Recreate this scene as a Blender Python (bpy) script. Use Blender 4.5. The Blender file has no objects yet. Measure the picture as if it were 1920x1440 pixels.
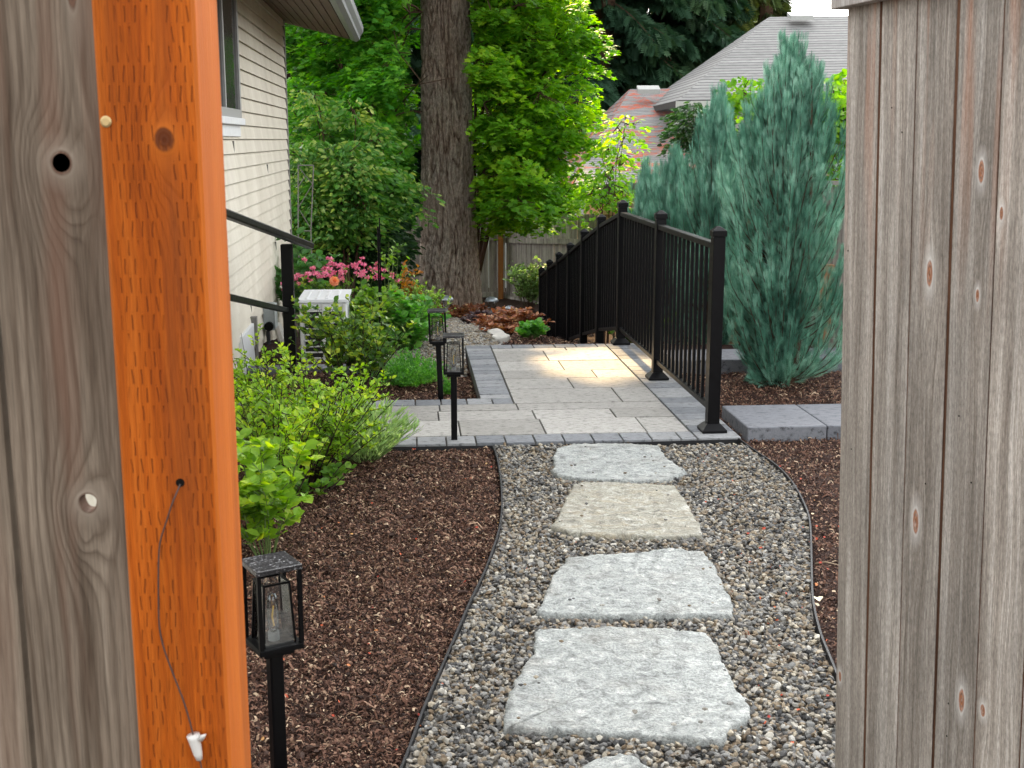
import bpy, math, random
import numpy as np
from mathutils import Vector, noise as mnoise

random.seed(7); rng = np.random.default_rng(7)
R_ = math.radians
sc = bpy.context.scene

# ------------------------------------------------------------------ camera
FPX = 2300.0; PITCH = math.atan(458/2300); EYE = 1.52; YAW = math.atan(200/2345)
cam = bpy.data.cameras.new('camera'); camo = bpy.data.objects.new('camera', cam)
sc.collection.objects.link(camo); sc.camera = camo
camo.location = (0, 0, EYE); camo.rotation_euler = (math.pi/2 - PITCH, 0, 0)
cam.sensor_width = 36; cam.lens = 36*FPX/1920; cam.clip_start = 0.05; cam.clip_end = 600
cam.dof.use_dof = True; cam.dof.focus_distance = 6.5; cam.dof.aperture_fstop = 22

# ------------------------------------------------------------------ light
SUN_EL = 38.0; SUN_DIR = Vector((-0.085, 1.0, math.tan(R_(SUN_EL)))).normalized()   # towards the sun
w = bpy.data.worlds.new('World'); sc.world = w; w.use_nodes = True
wn = w.node_tree; wn.nodes.clear()
sky = wn.nodes.new('ShaderNodeTexSky'); sky.sky_type = 'NISHITA'; sky.sun_disc = False
sky.sun_elevation = R_(SUN_EL); sky.sun_rotation = math.atan2(SUN_DIR.x, SUN_DIR.y)
sky.air_density = 1.6; sky.dust_density = 4.0; sky.ozone_density = 0.6
hs = wn.nodes.new('ShaderNodeHueSaturation'); hs.inputs['Saturation'].default_value = 0.13
bg = wn.nodes.new('ShaderNodeBackground'); bg.inputs[1].default_value = 0.15
wo = wn.nodes.new('ShaderNodeOutputWorld')
wn.links.new(sky.outputs[0], hs.inputs['Color']); wn.links.new(hs.outputs[0], bg.inputs[0]); wn.links.new(bg.outputs[0], wo.inputs[0])
sl = bpy.data.lights.new('sun', 'SUN'); sl.energy = 3.3; sl.angle = R_(1.0); sl.color = (1, .70, .36)
so = bpy.data.objects.new('sun', sl); sc.collection.objects.link(so)
so.rotation_euler = SUN_DIR.to_track_quat('Z', 'Y').to_euler()
sc.view_settings.view_transform = 'Standard'; sc.view_settings.look = 'None'
sc.view_settings.exposure = 2.4; sc.view_settings.gamma = 1.0
sc.cycles.max_bounces = 8; sc.cycles.transparent_max_bounces = 8

# ------------------------------------------------------------------ geometry of the yard
CA, SA = math.cos(YAW), math.sin(YAW)
def W(r, f, z=0.0): return Vector((r*CA - f*SA, r*SA + f*CA, z))       # yard frame -> world
def RF(x, y): return x*CA + y*SA, -x*SA + y*CA
def ray(px, py):
    u = (px-960)/FPX; v = (720-py)/FPX
    return Vector((u, math.cos(PITCH)+v*math.sin(PITCH), -math.sin(PITCH)+v*math.cos(PITCH)))
def G(px, py, z=0.0):
    d = ray(px, py); t = (z-EYE)/d.z; return Vector((d.x*t, d.y*t, z))
def D(px, py, Y):
    d = ray(px, py); t = Y/d.y; return Vector((d.x*t, Y, EYE+d.z*t))
def sstep(x, a, b):
    t = np.clip((np.asarray(x, float)-a)/(b-a), 0, 1); return t*t*(3-2*t)
# gravel path outline (left and right), from the near end to the patio
LC = [G(*p) for p in ((640,1700),(750,1440),(785,1350),(820,1262),(880,1130),(912,1060),(935,1000),(942,950),(940,900),(934,860),(925,834))]
RC = [G(*p) for p in ((1700,1560),(1620,1370),(1562,1250),(1540,1190),(1523,1130),(1522,1060),(1520,970),(1495,912),(1450,866),(1385,822))]
LY = np.array([p.y for p in LC]); LX = np.array([p.x for p in LC]); RY = np.array([p.y for p in RC]); RX = np.array([p.x for p in RC])
def in_gravel(x, y): return (x > np.interp(y, LY, LX)) & (x < np.interp(y, RY, RX))
P_L, P_R, P_N, P_F = .42, 1.72, 6.08, 9.12       # patio, and its walkway arm to the left
WALK_F = 7.18
def in_patio(x, y):
    r, f = RF(x, y)
    return ((r > P_L) & (r < P_R) & (f > P_N) & (f < P_F)) | ((r > -2.6) & (r <= P_L) & (f > P_N) & (f < WALK_F))
def pnoise(x, y, s, seed=0.0):
    x = np.atleast_1d(x); y = np.atleast_1d(y)
    return np.array([mnoise.noise(Vector((a*s+seed, b*s-seed, seed))) for a, b in zip(x.ravel(), y.ravel())]).reshape(x.shape)
def terrain(x, y, micro=True):
    x = np.atleast_1d(np.asarray(x, float)); y = np.atleast_1d(np.asarray(y, float))
    r, f = RF(x, y)
    zl = -.12*np.clip(f-9.6, 0, 9.6)-.012*np.clip(f-19.2, 0, 12)
    zr = -.2*np.clip(f-9.2, 0, 5.9)
    zr = np.maximum(zr, -1.18-.02*np.clip(f-15, 0, 12))
    t = sstep(r, 1.05, 1.45)
    z = zl*(1-t)+zr*t
    z = z-.035
    z = z-.07*sstep(f, 7.18, 7.3)*(1-sstep(f, 8.3, 9.0))*sstep(r, -.6, -.1)*(1-sstep(r, .41, .43))
    z = np.where(in_gravel(x, y) & (y < 6.3), -.06, z)
    z = np.where(in_patio(x, y), -.09, z)
    return z
def T(x, y): return float(terrain(x, y)[0])
def GT(px, py):
    d = ray(px, py); t = 2.0
    while t < 80:
        x, y, z = d.x*t, d.y*t, EYE+d.z*t
        if z < T(x, y): return Vector((x, y, T(x, y)))
        t += .02
    return D(px, py, 20)

# ------------------------------------------------------------------ materials: a small node language
class NT:
    def __init__(s, name):
        s.m = bpy.data.materials.new(name); s.m.use_nodes = True; s.t = s.m.node_tree; s.t.nodes.clear()
        s.out = s.t.nodes.new('ShaderNodeOutputMaterial')
    def put(s, sock, v):
        if v is None: return
        if isinstance(v, bpy.types.NodeSocket): s.t.links.new(v, sock)
        elif isinstance(v, (tuple, list)) and sock.type == 'RGBA' and len(v) == 3: sock.default_value = (*v, 1)
        else: sock.default_value = v
    def n(s, typ, ins={}, out=0, **kw):
        nd = s.t.nodes.new(typ)
        for k, v in kw.items(): setattr(nd, k, v)
        for k, v in ins.items(): s.put(nd.inputs[k], v)
        return nd.outputs[out]
    def M(s, op, a, b=None, c=None):
        i = {0: a}
        if b is not None: i[1] = b
        if c is not None: i[2] = c
        return s.n('ShaderNodeMath', i, operation=op)
    def VM(s, op, a, b): return s.n('ShaderNodeVectorMath', {0: a, 1: b}, operation=op)
    def attr(s, name, out='Fac'):
        nd = s.t.nodes.new('ShaderNodeAttribute'); nd.attribute_name = name; return nd.outputs[out]
    def obj(s): return s.n('ShaderNodeTexCoord', out='Object')
    def noise(s, vec, scale, detail=4, rough=.55, dist=0, out=0): return s.n('ShaderNodeTexNoise', {'Vector': vec, 'Scale': scale, 'Detail': detail, 'Roughness': rough, 'Distortion': dist}, out=out)
    def vor(s, vec, scale, out='Distance', **kw): return s.n('ShaderNodeTexVoronoi', {'Vector': vec, 'Scale': scale}, out=out, **kw)
    def scale(s, vec, v): return s.n('ShaderNodeMapping', {'Vector': vec, 'Scale': v})
    def mix(s, f, a, b, mode='MIX'):
        nd = s.t.nodes.new('ShaderNodeMix'); nd.data_type = 'RGBA'; nd.blend_type = mode
        s.put(nd.inputs[0], f); s.put(nd.inputs[6], a); s.put(nd.inputs[7], b); return nd.outputs[2]
    def ramp(s, f, stops, interp='LINEAR'):
        nd = s.t.nodes.new('ShaderNodeValToRGB'); cr = nd.color_ramp; cr.interpolation = interp
        while len(cr.elements) < len(stops): cr.elements.new(.5)
        for e, (p, c) in zip(cr.elements, stops):
            e.position = p; e.color = (*c, 1) if isinstance(c, (tuple, list)) else (c, c, c, 1)
        s.put(nd.inputs[0], f); return nd.outputs[0]
    def sep(s, v):
        nd = s.t.nodes.new('ShaderNodeSeparateXYZ'); s.put(nd.inputs[0], v); return nd.outputs
    def comb(s, x, y, z): return s.n('ShaderNodeCombineXYZ', {0: x, 1: y, 2: z})
    def bump(s, h, strength=.5, dist=.01, normal=None): return s.n('ShaderNodeBump', {'Height': h, 'Strength': strength, 'Distance': dist, 'Normal': normal})
    def pr(s, col, rough=.8, spec=.3, metal=0, normal=None, **kw):
        i = {'Base Color': col, 'Roughness': rough, 'Specular IOR Level': spec, 'Metallic': metal, 'Normal': normal}; i.update(kw)
        sh = s.n('ShaderNodeBsdfPrincipled', i); s.t.links.new(sh, s.out.inputs[0]); return s.m

def leaf_mat(name, c1, c2, c3=None, trans=.45, rough=.45, cscale=3.0, spec=.35):
    N = NT(name); rnd = N.attr('rnd'); cl = N.noise(N.obj(), cscale, 2)
    st = [(0, c1), (.55, c2)] + ([(1, c3)] if c3 else [(1, c2)])
    f = N.M('ADD', N.M('MULTIPLY', rnd, .6), N.M('MULTIPLY_ADD', cl, 1.5, -.55))
    col = N.ramp(f, st)
    g = N.n('ShaderNodeBsdfPrincipled', {'Base Color': col, 'Roughness': rough, 'Specular IOR Level': spec})
    tc = N.mix(.5, col, N.mix(1, col, (1.0, 1.0, .35), 'MULTIPLY'))
    tr = N.n('ShaderNodeBsdfTranslucent', {'Color': N.n('ShaderNodeHueSaturation', {'Color': tc, 'Value': 1.6, 'Saturation': 1.1})})
    N.t.links.new(N.n('ShaderNodeMixShader', {0: trans, 1: g, 2: tr}), N.out.inputs[0]); return N.m

def plain(name, col, rough=.5, spec=.4, metal=0, var=.15, nscale=20, bump=0):
    N = NT(name); o = N.obj(); n = N.noise(o, nscale, 5)
    c = N.mix(1, col, N.ramp(n, [(.3, 1-var), (.7, 1+0*var)]), 'MULTIPLY')
    return N.pr(c, N.M('MULTIPLY_ADD', n, .25, rough-.12), spec, metal, N.bump(n, bump, .003) if bump else None)

def wood_mat(name, base, dark, light, freq=34, knots=(), fade=.5, rough=.8, incise=False, bump=.35, streak=1.0, red=None, lowf=.5, NL=260, E=0.0, halo_c=None, speck=0.0):
    """uvw attribute: x across the board, y along it, z depth + an offset for every board"""
    N = NT(name); uvw = N.attr('uvw', 'Vector'); x, y, z = N.sep(uvw)
    u = N.M('ADD', x, z); kmask = None; ring = None; halo = None; esum = 0.0
    for (ku, kv, ra, rb, s) in knots:
        wn2 = N.n('ShaderNodeTexNoise', {'Vector': N.comb(N.M('MULTIPLY', x, 22), N.M('MULTIPLY', y, 9), z), 'Scale': 1, 'Detail': 2}, out=1); wx, wy, _w = N.sep(wn2)
        du = N.M('SUBTRACT', x, ku); dv = N.M('SUBTRACT', y, kv); du0, dv0 = du, dv
        du = N.M('ADD', du, N.M('MULTIPLY', N.M('SUBTRACT', wx, .5), ra*2.4)); dv = N.M('ADD', dv, N.M('MULTIPLY', N.M('SUBTRACT', wy, .5), rb*5))
        wob = N.M('MULTIPLY_ADD', N.noise(N.scale(uvw, (40, 14, 1)), 1, 2), .9, -.45)
        d2 = N.M('ADD', N.M('POWER', N.M('ABSOLUTE', N.M('DIVIDE', du, ra*2.6)), 2), N.M('POWER', N.M('ABSOLUTE', N.M('DIVIDE', N.M('ADD', dv, rb*1.2), rb*4.4)), 2))
        e = N.M('EXPONENT', N.M('MULTIPLY', d2, -1))
        u = N.M('SUBTRACT', u, N.M('MULTIPLY', N.M('MULTIPLY', du, e), .85*s)); esum = N.M('ADD', esum, N.M('MULTIPLY', e, s))
        dd = N.M('SQRT', N.M('ADD', N.M('POWER', N.M('ABSOLUTE', N.M('DIVIDE', du0, ra)), 2), N.M('POWER', N.M('ABSOLUTE', N.M('DIVIDE', dv0, rb)), 2)))
        dd = N.M('ADD', dd, N.M('MULTIPLY', wob, .35))
        k = N.ramp(dd, [(.0, 1), (.78, .9), (.98, 0)]); h = N.ramp(N.M('MULTIPLY', dd, .4), [(.35, 1), (.5, .45), (.95, 0)])
        kmask = k if kmask is None else N.M('MAXIMUM', kmask, k)
        halo = h if halo is None else N.M('MAXIMUM', halo, h)
        rg = N.M('MULTIPLY', N.M('SINE', N.M('MULTIPLY', dd, 16)), k); ring = rg if ring is None else N.M('ADD', ring, rg)
    wav = N.M('MULTIPLY_ADD', N.noise(N.comb(N.M('MULTIPLY', x, 6), N.M('MULTIPLY', y, 1.1), z), 1, 3), .06, -.03)
    u2 = N.M('ADD', u, wav)
    broad = N.noise(N.comb(N.M('MULTIPLY', u2, freq), N.M('MULTIPLY', y, .5), z), 1, 2, .5)
    fine = N.noise(N.comb(N.M('MULTIPLY', u2, freq*7), N.M('MULTIPLY', y, 3.2), z), 1, 4, .6)
    fibre = N.noise(N.comb(N.M('MULTIPLY', N.M('ADD', x, z), 900), N.M('MULTIPLY', y, 26), z), 1, 3, .6)
    ph = N.M('ADD', N.M('MULTIPLY', u2, NL), N.M('MULTIPLY', broad, 3.5)); ph = N.M('ADD', ph, N.M('MULTIPLY', esum, E) if knots else 0.0)
    ph = N.M('ADD', ph, N.M('MULTIPLY', fine, .35))
    lines = N.ramp(N.M('FRACT', ph), [(0, .1), (.22, 1), (.6, .92), (.9, .35), (1, .0)])
    t = N.M('ADD', N.M('MULTIPLY', broad, .55), N.M('MULTIPLY', fine, .45))
    col = N.ramp(t, [(.3, dark), (.5, base), (.68, light)])
    lv = N.ramp(N.noise(N.comb(N.M('MULTIPLY', u2, 30), N.M('MULTIPLY', y, .8), z), 1, 2), [(.35, .25), (.65, 1)])
    col = N.mix(N.M('MULTIPLY', N.M('MULTIPLY', N.M('SUBTRACT', 1, lines), lv), .62*streak), col, dark)
    col = N.mix(.55, col, N.mix(1, col, N.ramp(fibre, [(.3, .55), (.6, 1.25)]), 'MULTIPLY'))
    blot = N.noise(N.scale(uvw, (9, 2.2, 1)), 1, 4, .6)
    col = N.mix(lowf, col, N.mix(1, col, N.ramp(blot, [(.3, .68), (.7, 1.25)]), 'MULTIPLY'))
    if speck:
        tone = N.noise(N.comb(N.M('MULTIPLY', z, 1.3), 0.0, 0.0), 1, 0); sp = N.noise(N.comb(N.M('MULTIPLY', N.M('ADD', x, z), 260), N.M('MULTIPLY', y, 70), z), 1, 4, .8)
        col = N.mix(1, col, N.ramp(tone, [(.3, .80), (.7, 1.18)]), 'MULTIPLY'); col = N.mix(speck, col, N.mix(1, col, N.ramp(sp, [(.36, .35), (.62, 1.55)]), 'MULTIPLY'))
    if red:
        top = N.M('MULTIPLY', N.ramp(N.noise(N.scale(uvw, (20, 1.0, 1)), 1, 3), [(.5, 0), (.66, 1)]), N.ramp(N.M('DIVIDE', y, 2.0), [(.60, 0), (.93, 1)]))
        col = N.mix(N.M('MULTIPLY', top, .55), col, red)
    hgt = N.M('ADD', N.M('ADD', N.M('MULTIPLY', t, .8), N.M('MULTIPLY', lines, .22)), N.M('MULTIPLY', fibre, .22))
    if kmask is not None:
        col = N.mix(N.M('MULTIPLY', halo, .75), col, halo_c or light)
        kc = N.mix(N.M('MULTIPLY_ADD', ring, .3, .4), red or dark, tuple(c*.35 for c in dark))
        kmask = N.M('MULTIPLY', kmask, N.ramp(N.noise(N.scale(uvw, (160, 60, 1)), 1, 3), [(.3, .55), (.5, 1)])); col = N.mix(kmask, col, kc); hgt = N.M('ADD', hgt, N.M('MULTIPLY', halo, .5))
    if incise:
        px_, py_ = .0093, .0345
        rowi = N.M('FLOOR', N.M('DIVIDE', y, py_/2)); off = N.M('MULTIPLY', N.M('FLOORED_MODULO', rowi, 2), .5)
        jit = N.M('MULTIPLY', N.noise(N.comb(N.M('MULTIPLY', x, 45), N.M('MULTIPLY', y, 35), z), 1, 1), .6)
        cx = N.M('ABSOLUTE', N.M('SUBTRACT', N.M('FRACT', N.M('ADD', N.M('ADD', N.M('DIVIDE', x, px_), off), jit)), .5))
        fy = N.M('FRACT', N.M('DIVIDE', N.M('ADD', y, N.M('MULTIPLY', jit, .004)), py_/2))
        dash = N.M('MULTIPLY', N.ramp(cx, [(.035, 1), (.085, 0)]), N.ramp(fy, [(.02, 0), (.1, 1), (.82, 1), (.92, .0)]))
        band = N.ramp(N.M('ADD', N.M('DIVIDE', x, .09), N.M('MULTIPLY_ADD', N.noise(N.comb(N.M('MULTIPLY', x, 8), N.M('MULTIPLY', y, 1.5), 0), 1, 2), .3, -.15)), [(.08, 0), (.14, 1), (.52, 1), (.58, 0), (.66, 0), (.72, 1), (.93, .8), (.97, 0)])
        miss = N.ramp(N.noise(N.comb(N.M('MULTIPLY', x, 45), N.M('MULTIPLY', y, 22), z), 1, 1), [(.36, 0.1), (.5, 1)])
        dash = N.M('MULTIPLY', N.M('MULTIPLY', dash, band), miss)
        dash = N.M('MULTIPLY', dash, N.ramp(N.M('SUBTRACT', N.attr('front'), 0), [(.3, .12), (.6, 1)]))
        col = N.mix(N.ramp(N.attr('front'), [(.3, .38), (.6, 0)]), col, (.66, .19, .035)); col = N.mix(N.M('MULTIPLY', dash, .75), col, (.11, .022, .005)); hgt = N.M('SUBTRACT', hgt, N.M('MULTIPLY', dash, .9))  # skylight painted in: every face but the front gets a lighter tint
    return N.pr(col, rough, .12, 0, N.bump(hgt, bump, .004))

# ------------------------------------------------------------------ mesh building
ORG = {}
class MB:
    def __init__(s): s.v = []; s.f = []; s.uvw = []; s.rnd = []; s.fr = []; s.n = 0
    def add(s, V, F, uvw=None, rnd=0.0, front=None):
        V = [tuple(p) for p in V]; s.v += V; s.f += [[i+s.n for i in f] for f in F]
        s.uvw += [tuple(p) for p in (uvw if uvw is not None else V)]
        s.rnd += [rnd]*len(V); s.fr += (front if front is not None else [0.0]*len(V)); s.n += len(V)
    def box(s, c, ax, ay, az, rnd=0.0, uvo=None):
        """c corner, three full edge vectors"""
        c = Vector(c); ax, ay, az = Vector(ax), Vector(ay), Vector(az); V = []; U = []
        for k in (0, 1):
            for j in (0, 1):
                for i in (0, 1):
                    V.append(c+ax*i+ay*j+az*k); U.append((ax.length*i, az.length*k, ay.length*j+rnd*17))
        if uvo: U = [(a+uvo[0], b+uvo[1], d+uvo[2]) for a, b, d in U]
        F = [(0,2,3,1),(4,5,7,6),(0,1,5,4),(2,6,7,3),(0,4,6,2),(1,3,7,5)]
        if ax.cross(ay).dot(az) < 0: F = [f[::-1] for f in F]
        s.add(V, F, U, rnd)
    def cbox(s, c, dx, dy, dz, rz=0.0, rnd=0.0):
        """centre of the base, sizes, turned about z"""
        X = Vector((math.cos(rz), math.sin(rz), 0))*dx; Y = Vector((-math.sin(rz), math.cos(rz), 0))*dy; Z = Vector((0, 0, dz))
        s.box(Vector(c)-X/2-Y/2, X, Y, Z, rnd)
    def bar(s, a, b, w, h=None, rnd=0.0, up=(0,0,1)):
        a, b = Vector(a), Vector(b); h = h or w; d = b-a; upv = Vector(up)
        if abs(d.normalized().dot(upv)) > .98: upv = Vector((0, 1, 0))
        X = d.cross(upv).normalized()*w; Y = X.cross(d).normalized()*h
        s.box(a-X/2-Y/2, X, Y, d, rnd)
    def tube(s, pts, rad, sides=6, rnd=0.0, cap=True):
        pts = [Vector(p) for p in pts]; n = len(pts); rad = rad if isinstance(rad, (list, tuple)) else [rad]*n
        V = []; U = []; t0 = (pts[1]-pts[0]).normalized(); X = t0.cross(Vector((0.3, 1, .2))).normalized(); L = 0
        for i, p in enumerate(pts):
            t = (pts[min(i+1, n-1)]-pts[max(i-1, 0)]).normalized(); X = (X-t*X.dot(t)).normalized(); Y = t.cross(X)
            if i: L += (p-pts[i-1]).length
            for k in range(sides):
                a = 2*math.pi*k/sides; V.append(p+(X*math.cos(a)+Y*math.sin(a))*rad[i]); U.append((k/sides, L, rnd))
        F = [(i*sides+k, i*sides+(k+1) % sides, (i+1)*sides+(k+1) % sides, (i+1)*sides+k) for i in range(n-1) for k in range(sides)]
        if cap: F += [tuple(range(sides))[::-1], tuple((n-1)*sides+k for k in range(sides))]
        s.add(V, F, U, rnd)
    def lathe(s, c, prof, sides=20, rnd=0.0):
        c = Vector(c); V = []
        for r, z in prof:
            for k in range(sides):
                a = 2*math.pi*k/sides; V.append(c+Vector((r*math.cos(a), r*math.sin(a), z)))
        n = len(prof)
        F = [(i*sides+k, i*sides+(k+1) % sides, (i+1)*sides+(k+1) % sides, (i+1)*sides+k) for i in range(n-1) for k in range(sides)]
        F += [tuple(range(sides))[::-1], tuple((n-1)*sides+k for k in range(sides))]
        s.add(V, F, None, rnd)
    def build(s, name, mat, parent=None, bevel=0, smooth=False, segs=2, **tags):
        me = bpy.data.meshes.new(name); o = Vector(ORG.get(parent.name, (0, 0, 0))) if parent else Vector((0, 0, 0))
        me.from_pydata([(a-o.x, b-o.y, c-o.z) for a, b, c in s.v], [], s.f)
        if smooth: me.shade_smooth()
        a = me.attributes.new('uvw', 'FLOAT_VECTOR', 'POINT'); a.data.foreach_set('vector', np.array(s.uvw, 'f').ravel())
        a = me.attributes.new('rnd', 'FLOAT', 'POINT'); a.data.foreach_set('value', np.array(s.rnd, 'f'))
        a = me.attributes.new('front', 'FLOAT', 'POINT'); a.data.foreach_set('value', np.array(s.fr, 'f'))
        return link(name, me, mat, parent, bevel, segs, **tags)
def link(name, me, mat, parent=None, bevel=0, segs=2, **tags):
    me.materials.append(mat); ob = bpy.data.objects.new(name, me); sc.collection.objects.link(ob)
    if parent: ob.parent = parent; ORG[ob.name] = ORG.get(parent.name, (0, 0, 0))
    if bevel:
        b = ob.modifiers.new('bevel', 'BEVEL'); b.width = bevel; b.segments = segs; b.limit_method = 'ANGLE'; b.angle_limit = R_(40)
    for k, v in tags.items(): ob[k] = v
    return ob
def fastmesh(name, V, loops, sizes, attrs, mat, parent=None, smooth=False, **tags):
    me = bpy.data.meshes.new(name); o = np.array(ORG.get(parent.name, (0, 0, 0)) if parent else (0, 0, 0), 'f')
    V = np.asarray(V, 'f')-o
    me.vertices.add(len(V)); me.vertices.foreach_set('co', V.ravel())
    me.loops.add(len(loops)); me.loops.foreach_set('vertex_index', np.asarray(loops, 'i'))
    sizes = np.asarray(sizes, 'i'); me.polygons.add(len(sizes))
    me.polygons.foreach_set('loop_start', np.concatenate([[0], np.cumsum(sizes)[:-1]]).astype('i'))
    me.polygons.foreach_set('loop_total', sizes)
    me.update(calc_edges=True); me.validate()
    if smooth: me.shade_smooth()
    else: me.shade_flat()
    for k, a in attrs.items():
        a = np.asarray(a, 'f')
        if a.ndim == 2: at = me.attributes.new(k, 'FLOAT_VECTOR', 'POINT'); at.data.foreach_set('vector', a.ravel())
        else: at = me.attributes.new(k, 'FLOAT', 'POINT'); at.data.foreach_set('value', a)
    return link(name, me, mat, parent, **tags)
def norm(a): return a/np.maximum(np.linalg.norm(a, axis=-1, keepdims=True), 1e-9)
def stamps(name, P, Dr, Nr, size, tmpl, mat, parent=None, width=1.0, rnd=None, **tags):
    """many small copies of a template (side, along, normal) merged in one mesh"""
    tv, tf = tmpl; P = np.asarray(P, float); n = len(P); Dr = norm(np.asarray(Dr, float)); Nr = np.asarray(Nr, float)
    S = norm(np.cross(Dr, Nr)); Nn = np.cross(S, Dr); size = np.broadcast_to(np.asarray(size, float), (n,))[:, None, None]
    tv = np.array(tv, float); wd = np.broadcast_to(np.asarray(width, float), (n,))[:, None, None]
    V = P[:, None]+size*(S[:, None]*tv[None, :, :1]*wd+Dr[:, None]*tv[None, :, 1:2]+Nn[:, None]*tv[None, :, 2:3])
    k = len(tv); flat = np.concatenate([np.array(f) for f in tf]); sz = [len(f) for f in tf]
    loops = (flat[None]+np.arange(n)[:, None]*k).ravel(); sizes = np.tile(sz, n)
    rnd = rng.random(n) if rnd is None else rnd
    return fastmesh(name, V.reshape(-1, 3), loops, sizes, {'rnd': np.repeat(rnd, k)}, mat, parent, **tags)
OVAL = ([(0,0,0),(.22,.28,.05),(.24,.62,.04),(0,1,-.06),(-.24,.62,.04),(-.22,.28,.05),(0,.5,-.01)], [(0,1,6),(1,2,6),(2,3,6),(3,4,6),(4,5,6),(5,0,6)])
ROUND = ([(0,0,0),(.34,.2,.04),(.42,.55,.05),(.22,.88,.0),(0,1,-.06),(-.22,.88,0),(-.42,.55,.05),(-.34,.2,.04),(0,.5,-.03)], [(i, (i+1) % 8, 8) for i in range(8)])
LANCE = ([(0,0,0),(.1,.4,.03),(0,1,-.05),(-.1,.4,.03)], [(0,1,2),(0,2,3)])
def _maple():
    out = []
    for a, r in ((-150,.35),(-115,.72),(-95,.42),(-62,.9),(-35,.5),(-20,.62),(0,1.0),(20,.62),(35,.5),(62,.9),(95,.42),(115,.72),(150,.35)):
        t = R_(a); out.append((math.sin(t)*r*.6, .4+math.cos(t)*r*.6, -.05*r if abs(a) > 80 else .02))
    return ([(0,.36,.03)]+out, [(0, i, i+1) for i in range(1, 13)]+[(0, 13, 1)])
MAPLE = _maple()
def _sprig(pairs=4, w=.035, ang=32, sl=.42):
    V = []; F = []
    def dia(bx, by, a, l, z):
        dx, dy = math.sin(a), math.cos(a); n = len(V)
        V.extend([(bx, by, 0), (bx+dx*l*.45+dy*w, by+dy*l*.45-dx*w, z*.5), (bx+dx*l, by+dy*l, z), (bx+dx*l*.45-dy*w, by+dy*l*.45+dx*w, z*.5)]); F.append((n, n+1, n+2, n+3))
    dia(0, 0, 0, 1, 0)
    for i in range(pairs):
        y = .1+.68*i/pairs; s = sl*(1-.45*i/pairs)
        dia(0, y, R_(ang), s, .12); dia(0, y+.07, -R_(ang), s, -.1)
    return V, F
SPRIG = _sprig(); SPRIG_D = _sprig(6, .05, 50, .4); SPRIG_J = _sprig(4, .015, 24, .42)
def _ico():
    t = (1+5**.5)/2; v = [(-1,t,0),(1,t,0),(-1,-t,0),(1,-t,0),(0,-1,t),(0,1,t),(0,-1,-t),(0,1,-t),(t,0,-1),(t,0,1),(-t,0,-1),(-t,0,1)]
    f = [(0,11,5),(0,5,1),(0,1,7),(0,7,10),(0,10,11),(1,5,9),(5,11,4),(11,10,2),(10,7,6),(7,1,8),(3,9,4),(3,4,2),(3,2,6),(3,6,8),(3,8,9),(4,9,5),(2,4,11),(6,2,10),(8,6,7),(9,8,1)]
    return np.array(v)/1.902, f

def tags(o, label, cat, group=None):
    o['label'] = label; o['category'] = cat
    if group: o['group'] = group
    return o
def thing(name, label, cat, loc=(0, 0, 0), rz=0.0, group=None):
    o = bpy.data.objects.new(name, None); sc.collection.objects.link(o); o.empty_display_size = .1
    o.location = loc; o.rotation_euler = (0, 0, rz); tags(o, label, cat, group); ORG[o.name] = tuple(loc); return o
def copy_tree(o, parent=None):
    c = o.copy(); sc.collection.objects.link(c)
    if parent: c.parent = parent
    for ch in list(o.children): copy_tree(ch, c)
    return c
def carve(P):
    """canopy kept out of the rays that reach the sunny spot on the patio, the right hand maple and the perennials"""
    P = np.asarray(P, float); keep = np.ones(len(P), bool); s = np.array(SUN_DIR)
    t = P[:, 2]/s[2]; gx = P[:, 0]-s[0]*t; gy = P[:, 1]-s[1]*t; r, f = gx*CA+gy*SA, -gx*SA+gy*CA
    keep &= ~((np.abs((r-1.34)/.60)**2.6+np.abs((f-8.3)/1.1)**2.6 < 1+.3*np.sin(gy*9+gx*5)) & (P[:, 2] > 3.4))
    t = (P[:, 1]-17.6)/s[1]; hx = P[:, 0]-s[0]*t; hz = P[:, 2]-s[2]*t
    keep &= ~((hx > -.45) & (hx < 2.4) & (hz > .2) & (hz < 4.2) & (P[:, 2] > 4.0) & (P[:, 1] > 18))
    return keep

# ------------------------------------------------------------------ materials
def gravel_ground():
    N = NT('gravel_bed'); o = N.obj(); v = N.vor(o, 60, 'Color'); d = N.vor(o, 60)
    c = N.ramp(N.sep(v)[0], [(0, (.10,.10,.105)), (.4, (.2,.18,.16)), (.7, (.3,.27,.23)), (1, (.42,.4,.37))])
    return N.pr(c, .9, .2, 0, N.bump(d, .8, .01))
def gravel_far():
    N = NT('far_gravel'); o = N.obj(); v = N.vor(o, 30, 'Color'); d = N.vor(o, 30)
    c = N.ramp(N.sep(v)[0], [(0, (.17,.165,.16)), (.4, (.3,.28,.26)), (.7, (.42,.39,.36)), (1, (.58,.55,.51))])
    return N.pr(c, .9, .2, 0, N.bump(d, .9, .02))
def mulch_ground():
    N = NT('mulch_soil'); o = N.obj(); a = N.noise(o, 55, 6, .65); b = N.noise(o, 6, 3)
    c = N.mix(b, N.ramp(a, [(.3, (.010,.006,.005)), (.6, (.045,.024,.018)), (.8, (.085,.05,.038))]), N.ramp(a, [(.35, (.02,.011,.009)), (.7, (.06,.03,.023))]))
    return N.pr(c, .95, .15, 0, N.bump(a, 1, .02))
def stone_grain(name, ramp, spec=.25, wet=False):
    N = NT(name); c = N.ramp(N.attr('rnd'), ramp, 'LINEAR'); n = N.noise(N.obj(), 160, 3)
    return N.pr(N.mix(.5, c, N.mix(1, c, N.ramp(n, [(.3, .6), (.7, 1.3)]), 'MULTIPLY')), .72, spec)
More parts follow.
